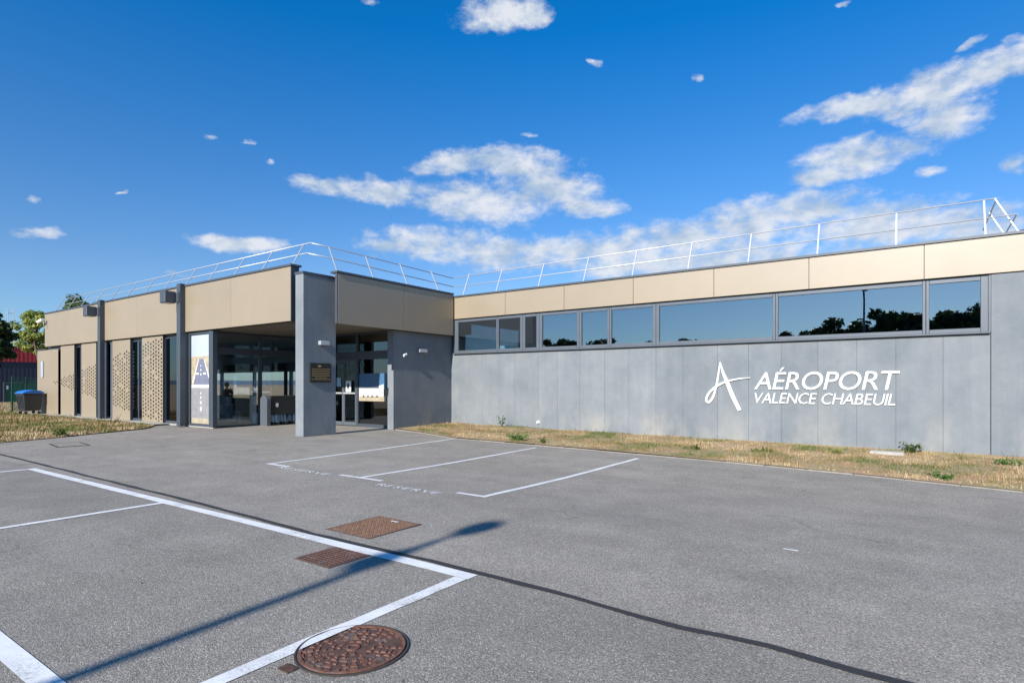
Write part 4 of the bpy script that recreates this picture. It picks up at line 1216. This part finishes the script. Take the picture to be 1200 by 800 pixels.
def grate(x0, x1, y0, y1, label, nx, ny, mt, solid, rot=0.0):
    cx, cy = (x0 + x1) / 2, (y0 + y1) / 2
    t = thing('drain_grate' if not solid else 'inspection_cover', label, 'drain grate' if not solid else 'inspection cover', (cx, cy, 0), rotz=rot)
    a, b = (x1 - x0) / 2, (y1 - y0) / 2
    G().box(-a, a, -b, -b + .02, -.004, .0052).box(-a, a, b - .02, b, -.004, .0052).box(-a, -a + .02, -b + .0205, b - .0205, -.004, .0050).box(a - .02, a, -b + .0205, b - .0205, -.004, .0050).build('frame', mt, t)
    obj('joint', [(-a - .012, -b - .010, .0032), (a + .010, -b - .013, .0032), (a + .012, b + .010, .0032), (-a - .010, b + .012, .0032)], [(0, 1, 2, 3)], M['grime'], t)
    obj('bed', [(-a + .02, -b + .02, .0040), (a - .02, -b + .02, .0040), (a - .02, b - .02, .0040), (-a + .02, b - .02, .0040)], [(0, 1, 2, 3)], M['grime'] if not solid else mt, t)
    ia, ib = a - .03, b - .03
    if solid:
        g = G()
        for i in range(nx):
            for j in range(ny):
                px_, py_ = -ia + (i + .5) * 2 * ia / nx, -ib + (j + .5) * 2 * ib / ny
                d = 0.33 * 2 * ia / nx; e = 0.33 * 2 * ib / ny
                if random.random() < .06: continue
                if (i + j) % 2: e *= .6
                else: d *= .6
                g.add([(px_ - d, py_ - e, .0035), (px_ + d, py_ - e, .0035), (px_ + d, py_ + e, .0035), (px_ - d, py_ + e, .0035), (px_ - d * .7, py_ - e * .7, .0075), (px_ + d * .7, py_ - e * .7, .0075), (px_ + d * .7, py_ + e * .7, .0075), (px_ - d * .7, py_ + e * .7, .0075)], BF)
        tag(g.build('tread_blocks', mt, t), kind='stuff')
        box_ = G().box(-ia * .1, ia * .25, ib * .78, ib * .86, .0078, .0085); box_.build('paint_mark', M['paint'], t)
    else:
        for i in range(nx):
            px_ = -ia + (i + .5) * 2 * ia / nx
            G().box(px_ - .007, px_ + .007, -ib, ib, .0042, .0070).build('bar', mt, t)
        for j in range(ny):
            py_ = -ib + (j + .5) * 2 * ib / ny
            G().box(-ia, ia, py_ - .007, py_ + .007, .0045, .0076).build('cross_bar', mt, t)
    return t
grate(-5.36, -4.66, 4.06, 4.82, 'square orange rusted cover beyond the dark sealed joint', 22, 24, M['rust_orange'], True)
grate(-4.69, -4.20, 3.21, 3.665, 'small rusty brown grate touching the white line', 10, 9, M['rust'], False)
sv = thing('service_hatch', 'flat grey hatch set in the asphalt near the lawn', 'hatch', (-18.47, 5.82, 0), rotz=rad(-8))
G().box(-.55, .55, -.30, .30, -.004, .008).build('lid', M['asphalt'], sv)
G().box(-.60, .60, -.35, -.302, -.004, .010).box(-.60, .60, .302, .35, -.004, .010).box(-.60, -.552, -.30, .30, -.004, .0098).box(.552, .60, -.30, .30, -.004, .0098).build('frame', M['seal'], sv)

# ================================================================== car-park lamp whose shadow crosses the lot
def car_park_lamp(x, y, Hh, label, rot=0.0):
    t = thing('car_park_lamp', label, 'street lamp', (x, y, 0), 'twin-headed car park lamps', rotz=rot)
    G().tube([(0, 0, 0.0), (0, 0, 1.2), (0, 0, Hh)], [.085, .075, .055], 14).build('pole', M['frame'], t, True)
    G().tube([(0, 0, 0.0), (0, 0, 0.06)], [.17, .16], 14).build('base_flange', M['frame'], t)
    G().tube([(0, -0.45, Hh - .03), (0, 0, Hh + .02), (0, 0.45, Hh - .03)], .035, 8).build('arm', M['frame'], t)
    for s in (-1, 1):
        v, f = [], []
        prof = [(0.30, .03), (0.42, .11), (0.70, .17), (0.98, .15), (1.12, .06)]
        n = 12
        for yy, r in prof:
            for k in range(n):
                a = 2 * math.pi * k / n
                v.append((r * math.cos(a), s * yy, Hh - .02 + r * .38 * math.sin(a)))
        for i in range(len(prof) - 1):
            for k in range(n):
                f.append((i * n + k, i * n + (k + 1) % n, (i + 1) * n + (k + 1) % n, (i + 1) * n + k))
        f.append(tuple(range(n))); f.append(tuple((len(prof) - 1) * n + k for k in range(n)))
        obj('lamp_head', v, f, M['frame'], t, True)
    return t
car_park_lamp(-2.92, -10.12, 8.0, 'twin-headed lamp on a tall pole, seen by its shadow on the asphalt')

# ================================================================== waste container, fence, far shed
wc = thing('waste_container', 'dark grey wheeled waste container with blue lid at the wall end', 'waste container', (-38.35, 10.36, 0.06), rotz=rad(4))
wc.scale = (0.72, 0.88, 1.0)
def taper(x0, x1, y0, y1, z0, z1, k):
    cx, cy = (x0 + x1) / 2, (y0 + y1) / 2
    lo = [(cx + (x - cx) * k, cy + (y - cy) * k, z0) for x, y in ((x0, y0), (x1, y0), (x1, y1), (x0, y1))]
    return lo + [(x0, y0, z1), (x1, y0, z1), (x1, y1, z1), (x0, y1, z1)]
bevel(G().add(taper(-.66, .66, -.5, .45, .17, 1.02, .84), BF).build('body', M['plastic'], wc), .05, 2)
for i in range(5):
    x = -.44 + i * .22
    G().add([(x - .035, -.455, .28), (x + .035, -.455, .28), (x + .035, -.42, .28), (x - .035, -.42, .28), (x - .035, -.525, .96), (x + .035, -.525, .96), (x + .035, -.48, .96), (x - .035, -.48, .96)], BF).build('rib', M['plastic'], wc)
bevel(box('rim', (-.71, .71, -.55, .50, 1.021, 1.075), M['plastic'], wc), .015)
lid = G()
pf = [(-.56, 1.08), (.50, 1.08), (.50, 1.14), (.30, 1.23), (-.05, 1.26), (-.38, 1.20), (-.56, 1.11)]
lid.prism([(a, b) for a, b in pf], 0, -.72, .72)
bevel(lid.build('lid', M['blue'], wc), .02, 2)
box('lid_handle', (-.85, -.725, -.25, -.05, 1.06, 1.10), M['white'], wc)
for x in (-.48, .48):
    for y in (-.34, .30):
        G().tube([(x - .025, y, .08), (x + .025, y, .08)], .08, 14).build('wheel', M['rubber'], wc)
        G().box(x - .04, x + .04, y - .02, y + .02, .12, .172).build('castor', M['galv'], wc)

fence = thing('mesh_fence', 'green welded mesh fence panels between thin posts beside the waste container', 'fence', (-41.5, 10.45, 0))
fp = [(-41.45, 10.40), (-42.7, 11.35), (-44.9, 13.05), (-47.1, 14.75), (-49.3, 16.45)]
fp0 = [(-41.45, 10.40), (-43.4, 9.9), (-45.8, 9.3), (-48.2, 8.7)]
def fence_run(pts):
    for i, (x, y) in enumerate(pts):
        box('post', (x - .035, x + .035, y - .035, y + .035, -.06, 2.07), M['greenmetal'], fence)
    for (x0, y0), (x1, y1) in zip(pts, pts[1:]):
        g = G(); L = math.hypot(x1 - x0, y1 - y0); n = int(L / .10)
        for k in range(1, n):
            t = k / n
            px_, py_ = x0 + (x1 - x0) * t, y0 + (y1 - y0) * t
            g.box(px_ - .004, px_ + .004, py_ - .004, py_ + .004, .03, 2.02)
        for k in range(11):
            z = .06 + k * .195
            g.tube([(x0, y0, z), (x1, y1, z)], .006, 4, False)
        tag(g.build('wire_mesh', M['greenmetal'], fence), kind='stuff')
fence_run(fp)

shed = thing('far_shed', 'far navy shed with a red band under its roof, behind the fence', 'building', (-71, 20, 0))
XS = -71.0
def corr(name, y0, y1, z0, z1, m, parent, pitch=0.33, depth=0.012, x=XS):
    v, f = [], []
    n = int((y1 - y0) / pitch * 4)
    for k in range(n + 1):
        y = y0 + (y1 - y0) * k / n
        d = depth if k % 4 in (1, 2) else 0
        v += [(x + d, y, z0), (x + d, y, z1)]
    for k in range(n): f.append((2 * k, 2 * k + 2, 2 * k + 3, 2 * k + 1))
    return obj(name, v, f, m, parent)
corr('wall_cladding', 2.0, 30.0, -.1, 3.81, M['navy'], shed)
corr('red_band', 1.9, 30.1, 3.78, 5.2, M['red'], shed, x=XS + .08)
box('body', (-90, XS - .02, 2.0, 30.0, -.1, 5.15), M['navy'], shed)
box('roof', (-90.2, XS + .15, 1.8, 30.2, 5.205, 5.30), M['coping'], shed)
dr = box('door', (XS + .05, XS + .11, 17.2, 18.55, -.06, 1.75), M['greenmetal'], shed)
G().box(XS + .05, XS + .14, 17.12, 17.195, -.06, 1.82).box(XS + .05, XS + .14, 17.196, 18.60, 1.755, 1.82).build('door_frame', M['frame'], dr)
box('door_sign', (XS + .112, XS + .12, 17.35, 17.5, 1.15, 1.5), M['paper'], dr)
box('door', (XS + .05, XS + .11, 18.62, 20.2, -.06, 1.75), M['greenmetal'], shed)
mast = thing('lattice_mast', 'thin pale lattice mast rising above the dark tree at the left edge', 'mast', (-80, 20.2, 0))
g = G()
for dx_, dy_ in ((-.3, -.3), (.3, -.3), (.3, .3), (-.3, .3)):
    g.tube([(-88 + dx_, 21.9 + dy_, 0), (-88 + dx_, 21.9 + dy_, 10.6)], .03, 5)
mast.location = (-88, 21.9, 0); ORG[mast.name] = Vector((-88, 21.9, 0))
g.build('upright', M['galv'], mast)
g = G()
for k in range(10):
    z = .6 + k * 1.05
    for a, b in (((-.3, -.3), (.3, -.3)), ((.3, -.3), (.3, .3)), ((.3, .3), (-.3, .3)), ((-.3, .3), (-.3, -.3))):
        g.tube([(-88 + a[0], 21.9 + a[1], z), (-88 + b[0], 21.9 + b[1], z)], .02, 4)
g.build('brace', M['galv'], mast)

# ================================================================== trees
def tree(name, label, loc, height, crown, mt, seed, nclump=42, per=130, leaf=0.16, trunk_h=None, group=None, low=0.25, girth=1.0, foot=(0, 0)):
    r = np.random.default_rng(seed)
    t = thing(name, label, 'tree', loc, group)
    x0, y0, z0 = loc
    rx, ry, rz = crown
    cz = z0 + height - rz
    th = trunk_h or height * .35
    g = G()
    bend = r.uniform(-.3, .3, 2)
    g.tube([(x0 + foot[0], y0 + foot[1], z0 - .1), (x0 + foot[0] * .7 + bend[0] * .4, y0 + foot[1] * .7 + bend[1] * .4, z0 + th * .6), (x0 + bend[0], y0 + bend[1], cz - rz * .2), (x0 + bend[0] * 1.2, y0 + bend[1] * 1.2, cz + rz * .5)], [height * .028 * girth, height * .022 * girth, height * .016 * girth, height * .006 * girth], 9)
    clumps = []
    for k in range(nclump):
        while True:
            p = r.uniform(-1, 1, 3)
            q = np.linalg.norm(p)
            if .35 < q < 1.0 and p[2] > -1 + low: break
        wobl = 1 + .22 * mnoise.noise(Vector((p[0] * 2 + seed, p[1] * 2, p[2] * 2)))
        c = np.array([x0 + p[0] * rx * wobl, y0 + p[1] * ry * wobl, cz + p[2] * rz * wobl])
        clumps.append((c, r.uniform(.16, .30) * (rx + rz) / 2))
        if k % 3 == 0:
            b0 = np.array([x0 + bend[0], y0 + bend[1], cz - rz * r.uniform(.1, .6)])
            mid_ = (b0 + c) / 2 + np.array([0, 0, -.08 * rz])
            g.tube([tuple(b0), tuple(mid_), tuple(c)], [height * .010, height * .006, height * .002], 5)
    g.build('trunk', M['bark'], t, True)
    V = []; T = []
    for c, cr_ in clumps:
        d = r.normal(size=(per, 3)); d /= np.linalg.norm(d, axis=1)[:, None]
        rad_ = cr_ * r.uniform(.35, 1.05, per)[:, None] ** .6
        P = c + d * rad_ * np.array([1.1, 1.1, .8])
        n_ = d + r.normal(size=(per, 3)) * .6 + np.array([0, 0, .35]); n_ /= np.linalg.norm(n_, axis=1)[:, None]
        a = np.cross(n_, r.normal(size=(per, 3))); a /= np.linalg.norm(a, axis=1)[:, None]
        b = np.cross(n_, a)
        s = leaf * r.uniform(.6, 1.3, per)[:, None]
        q = np.stack([P - a * s, P - b * s * .5 , P + a * s, P + b * s * .5], 1)
        V.append(q.reshape(-1, 3))
        tt = np.clip(r.normal(.5, .22) + r.normal(0, .18, per), 0, 1)
        T.append(np.repeat(tt, 4))
    V = np.concatenate(V) - np.array(loc); T = np.concatenate(T)
    fast_mesh('crown', V, np.arange(len(V)).reshape(-1, 4), mt, t, T)
    return t
tree('leafy_tree', 'pale yellow-green tree rising left of the building behind the waste container', (-56.5, 15.4, -.06), 7.2, (1.25, 1.25, 1.6), M['leaf_pale'], 4, 50, 120, .12, low=.0, girth=0.55, foot=(1.0, 0.7))
tree('leafy_tree', 'dark shaded tree cut by the left edge of the picture', (-52.9, 11.9, -.06), 6.7, (1.35, 1.35, 2.2), M['leaf_dark'], 8, 70, 130, .16, low=.0)
tree('leafy_tree', 'broad green tree crown showing over the roof edge at far left', (-71.1, 23.4, -.06), 10.7, (2.6, 2.5, 3.0), M['leaf'], 12, 70, 130, .18)
# row of trees across the lot, seen only mirrored in the long window
row = [(-13, -52, 8.8, 3.2), (-8.5, -50, 9.6, 3.4), (-3.5, -51, 10.6, 3.8), (1.8, -49, 10.0, 3.4), (7.0, -50, 10.6, 4.0), (12, -51, 10.4, 4.4), (-28.5, -52, 8.4, 2.8), (-34.5, -50, 7.8, 3.0), (-42, -52, 9.0, 3.2), (-50, -50, 9.2, 3.4), (20, -49, 12.0, 4.6), (28, -50, 11.0, 4.6), (-60, -54, 9.4, 3.4)]
base_t = None
for i, (x, y, h, w) in enumerate(row):
    if i < 3:
        o = tree('mirrored_tree', 'dark leafy tree across the lot, seen only as a reflection in the strip window', (x, y, -.06), h, (w * 1.1, w, h * .40), M['leaf_dark'], 30 + i, 85, 120, .36, group='trees reflected in the strip window', low=.0)
        if i == 0: protos = []
        protos.append((o, h))
    else:
        src, h0 = protos[i % 3]
        o = copy_tree(src); o.location = (x, y, -.06)
        s = h / h0; o.scale = (s * random.uniform(.9, 1.15), s, s); o.rotation_euler = (0, 0, random.uniform(0, 6.28))

# far hills
def hills():
    v, f = [], []
    n = 90
    for k in range(n + 1):
        a = -math.pi * .75 + k / n * math.pi * 1.3          # azimuth from +Y
        R = 3300
        x, y = R * math.sin(a), R * math.cos(a)
        h = 26 + 24 * mnoise.noise(Vector((k * .11, 2, 0))) + 10 * mnoise.noise(Vector((k * .5, 5, 0)))
        for rr, zz in ((1.0, -1), (1.04, h * .6), (1.10, h), (1.2, h * .5), (1.25, -1)):
            v.append((x * rr, y * rr, zz))
    for k in range(n):
        for j in range(4):
            f.append((k * 5 + j, k * 5 + 5 + j, k * 5 + 6 + j, k * 5 + 1 + j))
    return tag(obj('hills', v, f, M['hill'], None, True), kind='structure')
hills()

# ================================================================== weeds, slab and bits in the verge
def weed(name, label, x, y, zf, w, h, n, leaf, mt, seed, group=None):
    r = np.random.default_rng(seed)
    z = zf(x, y)
    t = thing(name, label, 'weed', (x, y, z - .01), group)
    V, T, g = [], [], G()
    for k in range(max(5, n // 14)):
        a = r.uniform(0, 6.283); l = r.uniform(.3, 1) * w
        tip = (x + math.cos(a) * l, y + math.sin(a) * l, z + h * r.uniform(.55, 1))
        g.tube([(x, y, z - .02), ((x + tip[0]) / 2, (y + tip[1]) / 2, z + h * .55), tip], [.006, .005, .003], 5)
        for j in range(14):
            s = r.uniform(.25, 1)
            P = np.array([x + (tip[0] - x) * s, y + (tip[1] - y) * s, z + (tip[2] - z) * s]) + r.normal(0, leaf * .8, 3)
            P[2] = max(P[2], z + .01)
            n_ = r.normal(size=3) + np.array([0, 0, .8]); n_ /= np.linalg.norm(n_)
            a_ = np.cross(n_, r.normal(size=3)); a_ /= np.linalg.norm(a_); b_ = np.cross(n_, a_)
            q = leaf * r.uniform(.6, 1.3)
            V += [P - a_ * q, P - b_ * q * .4, P + a_ * q, P + b_ * q * .4]
            T += [float(np.clip(r.normal(.5, .25), 0, 1))] * 4
    g.build('stem', M['leaf_weed'], t)
    V = np.array(V) - np.array((x, y, z - .01))
    fast_mesh('leaves', V, np.arange(len(V)).reshape(-1, 4), mt, t, T)
weed('weed_clump', 'fresh green weed clump beside the kerb past the second bay', -9.35, 13.72, gz_r, .42, .20, 190, .045, M['leaf_weed'], 1)
weed('weed_clump', 'small dull weed beside the fresh green clump', -8.55, 13.62, gz_r, .22, .15, 70, .035, M['leaf'], 2)
weed('tall_weed', 'thin upright weed at the wall foot left of the vent', -12.3, 16.9, gz_r, .25, .42, 70, .04, M['leaf'], 3)
weed('weed_clump', 'dense dark green weed against the wall right of the sign', -.12, 17.15, gz_r, .24, .24, 170, .045, M['leaf'], 4)
weed('weed_clump', 'low green weed near the kerb at the right edge', .35, 13.3, gz_r, .30, .07, 100, .04, M['leaf_weed'], 5)
weed('weed_clump', 'low green weed under the right wall bay', 1.55, 15.9, gz_r, .32, .10, 110, .04, M['leaf_weed'], 6)
weed('weed_clump', 'green tuft below the first letters of the sign', -3.1, 15.2, gz_r, .34, .06, 90, .04, M['leaf'], 7)
weed('weed_clump', 'green tuft below the sweeping emblem', -4.6, 14.8, gz_r, .34, .06, 90, .04, M['leaf'], 8)
weed('weed_clump', 'wispy pale tuft below the end of the sign', -1.6, 15.8, gz_r, .40, .16, 110, .035, M['leaf_pale'], 9)
weed('weed_clump', 'low green tuft at the front corner of the lawn', -21.6, 6.6, gz_l, .35, .18, 110, .06, M['leaf'], 10)
sl = bevel(box('stone_slab', (-.95, -.25, 16.35, 16.75, gz_r(-.6, 16.5) - .04, gz_r(-.6, 16.5) + .06), M['slab']), .02)
tag(sl, 'pale flat concrete slab lying in the grass under the sign end', 'slab')
r_ = np.random.default_rng(77)
g = G()
for k in range(420):
    x, y = r_.uniform(-15, 4), r_.uniform(13.4, 17.3)
    if not poly_inside(vis_strip, x, y): continue
    s = r_.uniform(.008, .03); z = gz_r(x, y)
    g.add([(x + s * math.cos(a) * r_.uniform(.7, 1.2), y + s * math.sin(a) * r_.uniform(.7, 1.2), z - .005) for a in (0, 1.6, 3.1, 4.7)] + [(x + s * .6 * math.cos(a), y + s * .6 * math.sin(a), z + s * .8) for a in (0, 1.6, 3.1, 4.7)], BF)
tag(g.build('pebbles', M['kerb']), 'scattered pale pebbles in the dry verge', 'pebbles', kind='stuff')
g = G()
for k in range(70):
    x, y = r_.uniform(-14, 4), r_.uniform(1.2, 12)
    s = r_.uniform(.008, .024); z = gz(x, y); a = r_.uniform(0, 6.28)
    c, d = math.cos(a) * s, math.sin(a) * s
    g.add([(x - c, y - d, z + .003), (x + d * .4, y - c * .4, z + .004), (x + c, y + d, z + .008), (x - d * .4, y + c * .4, z + .005)], [(0, 1, 2, 3)])
tag(g.build('leaf_litter', M['bark']), 'tiny dry leaf bits lying on the asphalt', 'leaf litter', kind='stuff')
